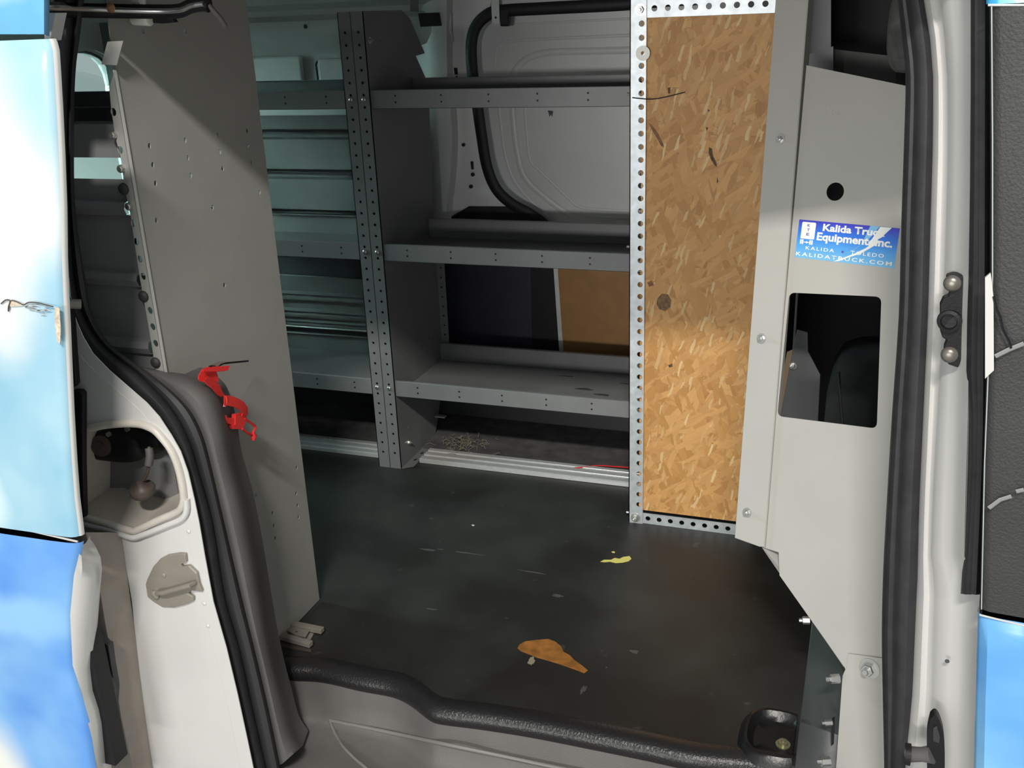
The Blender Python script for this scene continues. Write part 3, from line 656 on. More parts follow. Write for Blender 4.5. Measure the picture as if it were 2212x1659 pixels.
def serif_text(s, u0, u1, v0, v1, m, name='lettering', fat=.02, off=.0004, sp=1.0, serif=False):
    c = bpy.data.curves.new('t', 'FONT'); c.body = s; c.size = 1; c.offset = fat; c.space_character = sp; c.resolution_u = 3
    o = bpy.data.objects.new('t', c); COL.objects.link(o); bpy.context.view_layer.update()
    me = bpy.data.meshes.new_from_object(o.evaluated_get(bpy.context.evaluated_depsgraph_get()))
    bpy.data.objects.remove(o)
    xs = [v.co.x for v in me.vertices]; ys = [v.co.y for v in me.vertices]; x0, x1, y0, y1 = min(xs), max(xs), min(ys), max(ys)
    capy = .0 if any(ch in s for ch in 'qp,') else y0
    for v in me.vertices:
        a = u0 + (v.co.x - x0)/(x1 - x0)*(u1 - u0); bb = v0 + (v.co.y - capy)/(y1 - capy)*(v1 - v0)
        v.co = S2(a, bb, off) - st_base
    me.materials.clear(); me.materials.append(m)
    return build_mesh(name, me, st)
def build_mesh(name, me, parent):
    o = bpy.data.objects.new(name, me); COL.objects.link(o); o.parent = parent; me.name = name; return o
serif_text('Kalida Truck', .255, .875, .755, .945, PW, fat=.035)
serif_text('Equipment, Inc.', .205, .955, .515, .715, PW, fat=.035)
serif_text('KALIDA', .105, .40, .235, .325, PW, fat=.015, sp=1.3)
serif_text('TOLEDO', .565, .89, .235, .330, PW, fat=.015, sp=1.3)
serif_text('KALIDATRUCK.COM', .012, .975, .055, .155, PW, fat=.02, sp=1.35)
for i, ch in enumerate('KTE'): serif_text(ch, .093, .124, .83 - i*.115, .90 - i*.115, PI, fat=.02, off=.0006)
build('dot', MB().plate([S2(.485 + .013*math.cos(a), .275 + .033*math.sin(a), .0005) for a in [i*math.pi/6 for i in range(12)]], thick=.0001), PI, st)

# ================================================================== CAB seen through the wing
seat = thing('driver_seat', (.35, 2.15, .0), 'black cab seat with grey steel bracket seen through the rectangular bulkhead window', 'seat')
mb = MB(); 
def pillow(mb, c, sx, sy, sz, n=10, e=.35):
    rows = []
    for i in range(n + 1):
        th = -math.pi/2 + math.pi*i/n; r = []
        for k in range(2*n):
            ph = 2*math.pi*k/(2*n)
            f = lambda v: math.copysign(abs(v)**e, v)
            r.append(Vector(c) + Vector((sx*f(math.cos(th))*f(math.cos(ph)), sy*f(math.cos(th))*f(math.sin(ph)), sz*f(math.sin(th)))))
        rows.append(r)
    mb.loft(rows, closed=True); return mb
sp_ = onY(1835, 800, 1.95)
build('backrest', pillow(MB(), (sp_.x + .10, 2.08, sp_.z - .30), .145, .16, .305), FABRIC, seat, smooth=True)
build('seat_cushion', pillow(MB(), (sp_.x + .3, 2.08, .12), .25, .2, .09), FABRIC, seat, smooth=True)
build('seam', MB().tube([onY(1812, 803, 1.925), onY(1816, 860, 1.92), onY(1822, 930, 1.92)], .002, 6), FLAP, seat)
hb = thing('headrest', onY(1945, 150, 1.62), 'dark fuzzy headrest beside the door seal at top right', 'headrest')
hc = onY(1962, 60, 1.62)
build('cushion', pillow(MB(), (hc.x, hc.y, hc.z), .028, .05, .062, e=.7), mat('fuzzy_grey_fabric', (.085, .08, .08), .95, noise=.35, scale=60, bump=.6, bscale=400), hb, smooth=True)
br = seat
Yk = 1.80
build('bracket', MB().plate([onY(x, y, Yk) for x, y in ((1722,712),(1745,718),(1746,760),(1772,810),(1766,930),(1762,1240),(1712,1205),(1680,930),(1712,755))], thick=.003), RAIL2, br, bevel=.001)
build('bracket', MB().plate([onY(1712, 755, Yk), onY(1680, 930, Yk), onY(1668, 930, Yk + .05), onY(1700, 760, Yk + .05)], thick=.003), RAIL2, br)
bolt('bolt', onY(1713, 790, Yk - .001), (0, -1, 0), br, .0045)
pt = thing('cab_partition_frame', onY(1790, 185, 1.95), 'dark steel partition member above the bulkhead wing', 'partition')
build('side_sheet', MB().plate([onY(x, y, 1.95) for x, y in ((1700,150),(1745,118),(1800,100),(1800,240),(1700,240))], thick=.003), RAIL2, pt)
build('cross_sheet', MB().plate([onY(x, y, 2.0) for x, y in ((1800,106),(1935,122),(1935,240),(1800,240))], thick=.003), mat('dark_steel', (.07,.07,.072), .5), pt)
build('pillar_sheet', MB().plate([onY(x, y, 2.3) for x, y in ((1730,-40),(1795,-40),(1795,110),(1730,120))], thick=.003), RAIL2, pt)
build('dark_cab_lining', MB().plate([Vector((-.165, 2.09, -.05)), Vector((-.165, 2.62, -.05)), Vector((-.165, 2.62, 1.27)), Vector((-.165, 2.09, 1.27))], thick=.003, away=(1,0,0)), GREYD, pt)

# ================================================================== NEAR SHELVING
XN = -1.03
ns = thing('shelving_unit', (XN, 1.39, 0), 'large grey shelving end panel beside the open door, full height in the left foreground', 'shelving unit')
def nX(px, py): return onX(px, py, XN)
hl = []
def nh(px, py, r=.0034):
    c = nX(px, py); hl.append(circ(c, EY, EZ, r, 10, 1.3))
for p in ((323,315),(330,356),(336,396),(338,476),(400,303),(406,341),(412,379),(470,291),(475,328),(481,364),(459,448),(534,282),(538,316),(543,350),(561,415),(485,616),(309,66),(400,66),(641,1010),(552,1071),(640,1066),(643,1092),(589,1108),(592,1135),(595,1162),(645,1117)): nh(*p)
yA, yBk = 1.216, 1.568
zt = 1.255
outl = [Vector((XN, yA, .03)), Vector((XN, 1.387, .004)), Vector((XN, yBk, .004)), Vector((XN, yBk, zt)), Vector((XN, 1.225, zt)), Vector((XN, 1.225, 1.14)), Vector((XN, yA, 1.10))]
outl = [Vector((XN, yA, .30)), Vector((XN, 1.34, .05)), Vector((XN, 1.385, .004)), Vector((XN, yBk, .004)), Vector((XN, yBk, zt)), Vector((XN, 1.225, zt)), Vector((XN, yA, 1.09))]
build('end_panel', MB().plate(outl, hl, thick=.002, away=(-1, 0, 0)), GREY, ns)
# perforated flange folded back along the door side
fe = [(236,190),(240,235),(250,300),(262,345),(268,400),(283,470),(290,520),(302,600),(320,700),(335,790),(340,820)]
fc = [(255,150),(262,235),(280,350),(306,500),(330,640),(356,795),(362,830)]
def fX(px, py): return onY(px, py, yA)
hf = []
hfl = [(245,242),(260,324),(288,483),(295,522),(302,560),(309,597),(324,671),(330,706),(336,742)]
for p in hfl: hf.append(circ(fX(*p), EX, EZ, .0048, 12, 1.25))
fo = [fX(x, y) for x, y in fe] + [Vector((XN, yA, fX(362, 830).z)), Vector((XN, yA, fX(255, 150).z))]
build('side_flange', MB().plate(fo, hf, thick=.002, away=(0, 1, 0)), GREY, ns)
build('corner_tab', MB().plate([onY(x, y, yA - .012) for x, y in ((232,90),(266,88),(252,141),(219,139))], thick=.002, away=(0, 1, 0)), GREY, ns)
build('flange_bead', MB().tube([Vector((XN, yA, fX(255,150).z)), Vector((XN, yA, .62))], .003, 8), GREY, ns, smooth=True)
for (px, py) in ((268, 408), (311, 640), (337, 783)):
    p = fX(px, py); build('rubber_plug', MB().lathe(p, (0, -1, 0), [(0, .009), (.003, .0085), (.006, .005)], 12), FLAP, ns, smooth=True)
for (px, py) in ((247, 291), (281, 445), (264, 364)):
    p = fX(px, py); build('bolt', MB().lathe(p, (0, -1, 0), [(0, .006), (.005, .006), (.0075, .004)], 8), BOLT, ns, smooth=True)
# ribbed back seen through the gap, with the slot
yR = 1.232
zr = [onY(200, y, yR).z for y in (447, 597, 738)]
def ribrow(z): return [(yR, z - .011), (yR - .008, z - .009), (yR - .012, z), (yR - .008, z + .009), (yR, z + .011)]
prof = [(yR, .20)]
for z in sorted(zr): prof += ribrow(z)
zs0, zs1 = onY(200, 386, yR).z, onY(200, 340, yR).z
prof.append((yR, zs0))
mb = MB().loft([[Vector((-2.1, y, z)) for y, z in prof], [Vector((XN - .03, y, z)) for y, z in prof]])
mb.loft([[Vector((-2.1, yR, zs1)), Vector((-2.1, yR, 1.020))], [Vector((XN - .03, yR, zs1)), Vector((XN - .03, yR, 1.020))]])
mb.box((-2.1, yR, zs0), (-1.16, yR + .001, zs1))
build('ribbed_back', mb, GREYD, ns, solid=.0015)
zb = onY(200, 247, yR).z
build('back_crossbar', MB().box((-2.1, yR - .002, zb - .0095), (XN - .02, yR + .02, zb + .0095)), PLBLK, ns)
build('upper_back_strip', MB().plate([onX(x, y, -1.9) for x, y in ((175,30),(250,25),(246,150),(232,120),(205,108),(168,112),(165,90))], thick=.003, away=(-1,0,0)), INNER, wr)
for zt_ in (.30, .65, 1.0):
    build('shelf', MB().box((-2.1, 1.25, zt_), (XN - .003, yBk - .004, zt_ + .002)).box((-2.1, yBk - .006, zt_), (XN - .003, yBk - .004, zt_ + .045)), GREYD, ns)
for a in ((-2.104),): build('end_panel', MB().plate([Vector((a, p.y, p.z)) for p in outl], thick=.002, away=(-1, 0, 0)), GREY, ns)

# bracket channel on the floor in front of the end panel
fb_ = thing('floor_bracket', onZ(640, 1390, 0), 'short bare aluminium channel bracket on the mat under the near shelving', 'bracket')
def bz(x, y, z=.012): return onZ(x, y, z)
for (a, b_) in (((598,1342),(697,1362)), ((600,1372),(672,1392))):
    P, Q = bz(*a), bz(*b_)
    build('rail', MB().bar(P, Q, .013, .010), TAN, fb_, bevel=.001)
build('web', MB().plate([bz(600, 1350, .004), bz(678, 1368, .004), bz(668, 1386, .004), bz(600, 1370, .004)], thick=.003, away=(0, 0, -1)), TAN, fb_)
build('tab', MB().plate([bz(618, 1361, .012), bz(628, 1353, .012), bz(668, 1362, .012), bz(660, 1376, .012), bz(640, 1372, .012)], [circ(bz(640,1364,.012), EX, EY, .003, 8)], thick=.002, away=(0, 0, -1)), TAN, fb_)
build('rust_edge', MB().plate([bz(600, 1395, .001), bz(672, 1408, .001), bz(672, 1398, .001), bz(600, 1382, .001)], thick=.001, away=(0, 0, -1)), BROWN, fb_)

# red strap clip
rs_ = thing('red_strap_clip', onX(440, 790, -.955), 'twisted red plastic strap clip hanging on a thin wire hook by the near panel', 'strap')
def rp(x, y, xx=-.955): return onX(x, y, xx)
sc_ = 200/1659
def z3(x, y): return (400 + x*sc_, 760 + y*sc_)
def rib2(name, L, R, xx=-.955, dx=0, thick=.0015, m=RED):
    rows = []
    for i, (a, b_) in enumerate(zip(L, R)):
        k = i/(len(L)-1); rows.append([rp(*z3(*a), xx + dx*k), rp(*z3(*b_), xx + dx*k + .004)])
    o = build(name, MB().loft(rows), m, rs_, smooth=True, solid=thick); return o
rib2('strap', [(310,300),(420,265),(560,262),(700,255),(800,245)], [(330,352),(440,350),(560,352),(700,342),(775,325)], -.955)
rib2('strap', [(300,330),(250,430),(240,490),(270,520),(340,540)], [(560,352),(590,440),(600,540),(480,520),(420,600)], -.962)
rib2('strap', [(400,440),(520,520),(600,590),(640,690),(690,780)], [(330,520),(400,600),(480,660),(560,760),(625,810)], -.956)
rib2('strap', [(690,780),(800,790),(920,830),(1040,900),(1110,1000),(1110,1130)], [(690,960),(780,970),(880,990),(980,1050),(1020,1100),(1000,1150)], -.954)
rib2('strap', [(690,800),(700,850),(690,930),(680,985)], [(740,790),(760,850),(750,920),(730,975)], -.953)
build('buckle', MB().plate([rp(*z3(x, y), -.953) for x, y in ((905,1120),(1080,1080),(1110,1180),(1060,1350),(1030,1390),(870,1385),(850,1330),(900,1300))], thick=.008, away=(-1,0,0)), RED, rs_, bevel=.002)
build('buckle', MB().plate([rp(*z3(x, y), -.955) for x, y in ((735,1130),(770,1180),(900,1190),(890,1320),(850,1320),(770,1290),(735,1230))], thick=.006, away=(-1,0,0)), RED, rs_, bevel=.0015)
build('wire_loop', MB().tube([rp(*z3(x, y), -.953) for x, y in ((1060,1195),(1130,1240),(1250,1330),(1260,1360),(1220,1440),(1205,1490),(1110,1450),(1020,1380))], .0022, 8), RED, rs_, smooth=True)
build('knob', MB().tube([rp(*z3(x, y), -.953) for x, y in ((1215,1450),(1230,1510),(1220,1590))], [.003, .0055, .003], 8), RED, rs_, smooth=True)
build('hook', MB().tube([rp(*z3(430, 262), -.955), rp(*z3(580, 255), -.96), rp(*z3(700, 205), -.965), rp(*z3(1125, 165), -1.0)], .0016, 8), PLBLK, rs_, smooth=True)
build('hook_plate', MB().plate([rp(*z3(x, y), -.957) for x, y in ((410,255),(520,200),(640,170),(750,180),(640,215),(590,262))], thick=.002, away=(-1,0,0)), TAN, rs_)

# ================================================================== LEFT DOOR FRAME
YD = 1.17
so = [(112,-40),(120,40),(122,150),(122,300),(128,450),(138,600),(149,677),(190,763),(263,832),(317,880),(348,921),(380,975),(396,1020),(420,1129),(448,1289),(480,1403),(512,1540),(537,1659),(560,1760)]
sm_ = [(165,-40),(158,60),(150,160),(146,300),(150,450),(160,600),(180,680),(222,745),(295,805),(350,858),(385,905),(412,960),(430,1020),(460,1129),(486,1289),(518,1403),(548,1540),(575,1659),(598,1760)]
si = [(185,-40),(175,60),(163,160),(160,300),(163,450),(184,600),(200,680),(240,745),(310,797),(364,839),(405,880),(432,930),(450,990),(482,1129),(520,1289),(548,1403),(580,1540),(604,1659),(625,1760)]
sl = thing('trim_5', onY(160, 900, YD), 'black rubber door seal curving down the left side of the opening', 'seal'); del sl['category']; sl['kind'] = 'structure'
O2, M2, I2 = cm([(*p, 0) for p in so], 4), cm([(*p, 0) for p in sm_], 4), cm([(*p, 0) for p in si], 4)
rows = []
for a, b_ in zip(O2, M2):
    r = []
    for k in range(9):
        t = k/8; px = a.x + (b_.x - a.x)*t; py = a.y + (b_.y - a.y)*t
        r.append(onY(px, py, YD - .018*math.sin(math.pi*t)))
    r.append(onY(b_.x, b_.y, YD + .02)); r.append(onY(a.x, a.y, YD + .02))
    rows.append(r)
build('bulb', MB().loft(rows, closed=True), RUBBER, sl, smooth=True)
rows = []
for a, b_ in zip(M2, I2):
    rows.append([onY(a.x, a.y, YD + .001), onY((a.x*.6+b_.x*.4), (a.y*.6+b_.y*.4), YD - .004), onY((a.x*.2+b_.x*.8), (a.y*.2+b_.y*.8), YD + .002), onY(b_.x, b_.y, YD + .014), onY(b_.x, b_.y, YD + .024), onY(a.x, a.y, YD + .02)])
build('lip', MB().loft(rows, closed=True), FLAP, sl, smooth=True)
# grey trim between seal and near shelving
ti = [(304,792),(340,797),(380,803),(430,818),(465,845),(480,875),(495,930),(506,1000),(530,1083),(553,1197),(580,1357),(599,1449),(617,1518),(633,1577),(654,1611)]
ta = [(300,795),(318,803),(345,825),(372,846),(400,874),(420,905),(438,950),(450,990),(476,1100),(500,1197),(530,1330),(560,1449),(577,1530),(590,1590),(604,1655)]
rows = []
A2, B2 = cm([(*p, 0) for p in ta], 4), cm([(*p, 0) for p in ti], 4)
for i, (a, b_) in enumerate(zip(A2, B2)):
    r = [onY(a.x - 6, a.y, YD + .022)]
    for t, y in ((.12, .018), (.35, .018), (.6, .028), (.8, .045), (.93, .066), (1.0, .09)):
        r.append(onY(a.x + (b_.x-a.x)*t, a.y + (b_.y-a.y)*t, YD + y))
    e = r[-1]; r.append(e + Vector((-.012, .04, 0)))
    rows.append(r)
build('trim_6', MB().loft(rows), TRIM, kind='structure', smooth=True, label='dark grey moulded wheel arch trim beside the door seal')

# white jamb with recess
YJ = 1.135
jm = thing('trim_7', onY(300, 1659, YJ), 'white painted rear door jamb with recess and latch striker', 'jamb'); del jm['category']; jm['kind'] = 'structure'
oc = [(p.x, p.y) for p in cm([(*p, 0) for p in so], 4)]
def soat(y):
    return atrow([(p[0], p[1]) for p in oc if p[1] >= 560], y)
rec = [(150,1118),(180,1117),(230,1130),(283,1146),(300,1143),(345,1122),(380,1107),(392,1096),(397,1080),(396,1060),(392,1035),(383,1002),(370,972),(352,948),(335,930),(318,921),(300,916),(270,915),(230,918),(195,925),(150,931)]
rc = [(x, y) for x, y in rec]
right = [(soat(y) + 10, y) for y in (1760,1659,1600,1500,1400,1300,1200,1129,1080,1020,975,940,900,870,840,800,763,730,700,677,640,600)]
face = [(120, 600), (130, 900), (150, 1160), (182, 1160), (262, 1163), (285, 1300), (300, 1450), (318, 1580), (330, 1659), (345, 1760)]
fp = [onY(x, y, YJ) for x, y in face + right]
build('face_panel', MB().plate(fp, [[onY(x, y, YJ) for x, y in rec]], thick=.0015, away=(0, 1, 0)), WHITE, jm)
# rolled edge next to the seal
rows = []
for (x, y) in [p for p in oc if p[1] > 690]:
    rows.append([onY(x - 16, y + 6, YJ - .0004), onY(x - 9, y + 3, YJ + .005), onY(x, y, YD - .012), onY(x + 6, y, YD + .01)])
build('rolled_or_highlight_edge', MB().loft(rows), WHITE, jm, smooth=True)
# return side of the jamb (faces front); its shade painted as darker brown
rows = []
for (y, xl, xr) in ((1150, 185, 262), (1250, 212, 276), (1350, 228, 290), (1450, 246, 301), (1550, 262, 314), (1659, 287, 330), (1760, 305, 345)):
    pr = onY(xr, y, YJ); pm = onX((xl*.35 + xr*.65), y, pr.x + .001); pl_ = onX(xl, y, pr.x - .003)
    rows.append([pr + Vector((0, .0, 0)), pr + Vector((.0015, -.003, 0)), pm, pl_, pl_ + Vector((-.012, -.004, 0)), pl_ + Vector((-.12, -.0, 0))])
build('return_face', MB().loft(rows), mat('shaded_jamb_paint', (.36, .31, .27), .4, noise=.15, scale=14), jm, smooth=True)
# recess: rim and cavity
rim3 = [onY(x, y, YJ - .002) for x, y in rec[1:-1]]
build('recess_rim', MB().tube(cm(rim3, 3), .0062, 10), DIRTY, jm, smooth=True)
lo = [(150,1112),(183,1128),(240,1142),(283,1158),(310,1152),(360,1132),(392,1118),(403,1100),(402,1075)]
build('recess_rim', MB().tube(cm([onY(x, y + 3, YJ - .004) for x, y in lo], 4), .0052, 10), WHITE, jm, smooth=True)
rowsb = []
cen = onY(280, 1030, YJ)
for d, k in ((0, 1), (.02, .99), (.06, .96), (.10, .90)):
    rowsb.append([Vector((cen.x + (p.x - cen.x)*k - d*.1, YJ + d, cen.z + (p.z - cen.z)*k)) for p in [onY(x, y, YJ) for x, y in rec]])
cav = MB().loft(rowsb, closed=True); nrec = len(rec); cav.f.append(tuple(3*nrec + i for i in range(nrec)))
build('recess_cavity', cav, DIRTY, jm, smooth=True)
def inb(y): return YJ + y
build('latch_mechanism', pillow(MB(), onY(225, 955, YJ + .08), .085, .022, .030, e=.6), PLBLK, jm, smooth=True)
build('latch_mechanism', pillow(MB(), onY(300, 950, YJ + .085), .05, .016, .022, e=.6), PLBLK, jm, smooth=True)
build('latch_wheel', MB().lathe(onY(222, 962, YJ + .06), (.2, -1, .2), [(0, .018), (.006, .018), (.008, .008), (.012, .007)], 18), BROWN, jm, smooth=True)
for (x, y) in ((237, 937), (277, 926)): build('bolt', MB().lathe(onY(x, y, YJ + .05), (0, -1, 0), [(0, .004), (.005, .004)], 8), BOLT, jm)
g = onY(307, 1057, YJ + .035)
build('grommet', MB().lathe(g, (.1, -.35, 1), [(-.006, .020), (0, .021), (.004, .019), (.005, .013), (.012, .007), (.016, .005)], 24), BROWN, jm, smooth=True)
cb = cm([g + Vector((0, 0, .012)), onY(317, 1025, YJ + .035), onY(321, 1008, YJ + .033), onY(324, 985, YJ + .035), onY(322, 965, YJ + .04)], 4)
build('cable', MB().tube(cb, .0028, 8), BROWN, jm, smooth=True)
build('cable_sleeve', MB().tube([onY(321, 1004, YJ + .030), onY(324, 985, YJ + .032), onY(322, 968, YJ + .036)], .0065, 10), TRIM, jm, smooth=True)
# rubber blocks behind the sliding door edge
for poly in ([(140,640),(152,680),(163,830),(158,838),(146,838),(135,820)], [(150,850),(154,844),(172,845),(178,852),(178,1000),(181,1120),(160,1120)]):
    build('rubber_block', MB().plate([onY(x, y, YJ - .02) for x, y in poly], thick=.012, away=(0, 1, 0)), PLBLK, jm, bevel=.003)
build('guide_pin', MB().tube([onY(130, 656, 1.10), onY(175, 657, 1.12)], .0075, 12), TAN, jm, smooth=True)
for (x, y) in ((407, 1148), (449, 1352), (441, 1304)):
    build('paint_blister', MB().lathe(onY(x, y, YJ - .0005), (0, -1, 0), [(0, .004), (.001, .003), (.0015, .0005)], 12), WHITE, jm, smooth=True)
# striker plate
skp = [(360,1200),(385,1196),(400,1197),(402,1215),(390,1219),(391,1224),(408,1222),(425,1238),(430,1262),(437,1279),(412,1276),(406,1283),(417,1289),(418,1299),(405,1305),(375,1313),(350,1312),(330,1300),(318,1290),(314,1262),(318,1250),(330,1225),(345,1208)]
sk = build('striker_plate', MB().plate([onY(x, y, YJ - .006) for x, y in skp], thick=.006, away=(0, 1, 0)), TAN, jm, bevel=.0018)
build('striker_bar', MB().tube([onY(338, 1283, YJ - .004), onY(340, 1281, YJ - .017), onY(352, 1281, YJ - .021), onY(412, 1264, YJ - .021), onY(423, 1258, YJ - .004)], .004, 10), TAN, jm, smooth=True)
build('striker_bar_boss', MB().lathe(onY(337, 1283, YJ - .006), (0, -1, 0), [(0, .008), (.004, .008), (.006, .005)], 14), TAN, jm, smooth=True)
build('rivet', MB().lathe(onY(354, 1242, YJ - .006), (0, -1, 0), [(0, .0045), (.0015, .0045), (.0022, .003)], 14), TAN, jm, smooth=True)
# black bump stop on the outer flange
bs = [(190,1405),(192,1380),(203,1370),(215,1378),(228,1392),(234,1395),(240,1440),(247,1478),(248,1492),(246,1520),(243,1545),(236,1567),(225,1570),(215,1550),(205,1500),(195,1470)]
bst = thing('bump_stop', onY(215, 1570, 1.04), 'black rubber bump stop between the sliding door edge and the jamb', 'bump stop')
build('base_plate', MB().plate([onY(x, y, 1.05) for x, y in bs], thick=.012, away=(0, 1, 0)), RUBBER, bst, bevel=.004, seg=3)
for (x, y, a_, c_) in ((208, 1425, .013, .030), (228, 1480, .015, .032), (222, 1538, .010, .026)):
    build('lobe', pillow(MB(), onY(x, y, 1.045), a_, .014, c_, e=.8), RUBBER, bst, smooth=True)

# upper roller arm of the sliding door
ra = thing('roller_arm', onY(300, 30, 1.12), 'shiny black and chrome roller arm across the top left of the opening', 'roller arm')
build('arm', MB().tube(cm([onY(x, y, d) for x, y, d in ((60,20,1.10),(110,20,1.12),(200,23,1.20),(330,25,1.245),(385,24,1.25),(410,14,1.25),(435,9,1.25),(452,12,1.25))], 5), .0074, 10, flat=1.3), PLBLK, ra, smooth=True)
build('chrome_edge', MB().tube(cm([onY(x, y, d) for x, y, d in ((60,16,1.092),(110,17,1.112),(200,20,1.192),(330,24,1.237),(388,22,1.242),(412,13,1.242),(440,8,1.242))], 5), .0036, 8), BOLT, ra, smooth=True)
build('link', MB().tube([onY(450, 10, 1.25), onY(475, 38, 1.26), onY(487, 56, 1.27)], .0035, 8), TRIM, ra, smooth=True)
build('roller', MB().tube([onY(288, 40, 1.25), onY(325, 42, 1.25)], .0093, 16), WHITEPL, ra, smooth=True, bevel=.002)
build('roller_bracket', MB().plate([onY(x, y, 1.255) for x, y in ((315,30),(365,30),(378,48),(350,51),(300,48))], thick=.01, away=(0,1,0)), PLBLK, ra, bevel=.002)
build('copper_ring', MB().lathe(onY(240, 17, 1.20), (0, -1, 0), [(0, .0068), (.002, .0065), (.003, .0035)], 16), COPPER, ra, smooth=True)
build('white_bracket', MB().plate([onY(x, y, 1.24) for x, y in ((282,-12),(313,-12),(312,10),(304,10),(298,3),(292,10),(285,9))], thick=.003), WHITEPL, ra)

# ================================================================== OPEN SLIDING DOOR (left edge)
YO = .98
wrapA = make_wrap('sky_wrap', (.26, .52, .70), (.44, .68, .80), [  # white blobs: printed clouds with the bright glow on the door painted in
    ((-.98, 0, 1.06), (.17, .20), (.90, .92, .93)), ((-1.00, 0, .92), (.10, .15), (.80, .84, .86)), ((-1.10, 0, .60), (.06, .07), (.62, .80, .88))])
wrapB = make_wrap('sky_wrap_lower', (.10, .30, .80), (.24, .52, .90), [((-1.26, 0, .10), (.14, .15), (.90, .90, .84)), ((-1.12, 0, .40), (.2, .06), (.30, .58, .92))])
sd = thing('door_1', onY(60, 1659, YO), 'open sliding door in blue and white cloud wrap at the left edge', 'door'); del sd['category']; sd['kind'] = 'structure'
ue = [(103,82),(112,100),(119,200),(124,300),(130,420),(131,520),(133,600),(138,690),(143,800),(150,950),(160,1080),(170,1158)]
rows, rows2 = [], []
for y in (84, 92, 110, 160, 240, 340, 450, 560, 640, 700, 800, 900, 1000, 1080, 1130, 1160):
    x = atrow(ue, y); e = onY(x, y, YO)
    b0 = .0 + .004*math.exp(-((y-84)/10)**2)
    rows.append([e + Vector((-1.1, -.02 + b0, -.02)), e + Vector((-.4, -.012 + b0, 0)), e + Vector((-.12, -.008 + b0, 0)), e + Vector((-.05, -.006 + b0, 0)), e + Vector((-.018, -.005 + b0, 0)), e + Vector((-.010, -.004 + b0, 0)), e + Vector((-.004, -.001, 0)), e + Vector((0, .004, 0)), e + Vector((.001, .009, 0))])
    rows2.append([e + Vector((-.002, .002, 0)), e + Vector((.001, .004, 0)), e + Vector((.002, .006, 0)), e + Vector((.002, .010, 0)), e + Vector((-.003, .013, 0))])
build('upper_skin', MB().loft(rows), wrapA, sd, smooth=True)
build('upper_edge', MB().loft(rows2), WHITE, sd, smooth=True)
le = [(176,1172),(172,1195),(160,1245),(152,1330),(157,1440),(168,1490),(188,1560),(203,1659),(215,1760)]
we = [(186,1180),(205,1205),(213,1235),(208,1300),(202,1370),(199,1440),(201,1480),(222,1545),(229,1620),(232,1659),(240,1760)]
rows, rows2 = [], []
for y in (1172, 1180, 1195, 1220, 1245, 1290, 1330, 1390, 1440, 1490, 1530, 1560, 1610, 1659, 1760):
    x = atrow(le, y); e = onY(x, y, YO); x2 = atrow(we, max(y, 1180)); e2 = onY(x2, y, YO + .035)
    bul = .008 * math.sin(max(0, min(1, (y - 1172)/300)) * math.pi)
    rows.append([e + Vector((-1.1, -.02, 0)), e + Vector((-.4, -.014 - bul, 0)), e + Vector((-.12, -.010 - bul, 0)), e + Vector((-.05, -.008 - bul, 0)), e + Vector((-.018, -.006, 0)), e + Vector((-.008, -.004, 0)), e + Vector((-.002, 0, 0)), e + Vector((0, .005, 0))])
    rows2.append([e + Vector((-.002, .001, 0)), e*.6 + e2*.4 + Vector((.002, -.008, 0)), e*.2 + e2*.8 + Vector((.002, -.004, 0)), e2, e2 + Vector((-.01, .02, 0))])
build('lower_skin', MB().loft(rows), wrapB, sd, smooth=True)
build('lower_edge', MB().loft(rows2), WHITE, sd, smooth=True)
build('seam', MB().tube([onY(-300, 1060, YO - .003), onY(0, 1132, YO - .003), onY(90, 1152, YO - .004), onY(168, 1170, YO)], .0016, 6), WHITE, sd)
build('edge_lining', MB().box((-1.9, YO + .03, .02), (-1.09, YO + .06, 1.1)), PLBLK, sd)
# scraped paint
SCR = mat('bare_scraped_paint', (.66, .56, .44), .6, noise=.3, scale=220); SCG = mat('grey_scrape', (.42, .44, .44), .6, noise=.4, scale=120)
def dY(x, y, o=-.009): return onY(x, y, YO + o)
s5 = 200/976
def z5(x, y): return (x*s5, 560 + y*s5)
build('scrape', MB().plate([dY(*z5(x, y), -.0095) for x, y in ((100,440),(160,445),(240,470),(230,490),(110,500))], thick=.0006, away=(0,1,0)), SCR, sd)
build('scrape', MB().plate([dY(*z5(x, y), -.008) for x, y in ((575,510),(625,510),(640,740),(632,900),(600,860),(580,700))], thick=.0006, away=(0,1,0)), SCR, sd)
random.seed(3)
for k in range(14):
    x = random.uniform(240, 480); y = 480 + random.uniform(0, 150)*(x-200)/300; l = random.uniform(40, 110)
    build('scrape', MB().plate([dY(*z5(a, b_), -.0094) for a, b_ in ((x, y), (x + l*.5, y - 5), (x + l, y + 6), (x + l*.5, y + 10))], thick=.0006, away=(0,1,0)), SCG, sd)
ln_ = cm([dY(*z5(x, y), -.0096) for x, y in ((10,470),(60,430),(110,440),(90,500),(90,550),(110,440),(180,450),(250,480),(300,455),(400,460),(480,480),(560,500))], 3)
build('scratch', MB().tube(ln_, .0009, 5), BROWN, sd)
# roof side above the door
rows = []
for y in (-120, -60, 0, 40, 66, 74):
    rows.append([onY(-900, y, 1.05), onY(-20, y, 1.035), onY(60, y, 1.03), onY(95, y, 1.032), onY(105, y + 4, 1.04), onY(107, y + 4, 1.07)])
build('trim_8', MB().loft(rows), make_wrap('sky_wrap_roof', (.14, .42, .80), (.20, .55, .88), [((-.98, 0, 1.3), (.1, .06), (.6, .85, .95))]), kind='structure', smooth=True, solid=.002, label='blue wrapped roof side above the open sliding door')
build('trim_9', MB().plate([onY(x, y, 1.09) for x, y in ((95,28),(120,28),(108,88),(96,85))], thick=.02, away=(0,1,0)), WHITE, kind='structure', label='white body edge at the top left of the opening')

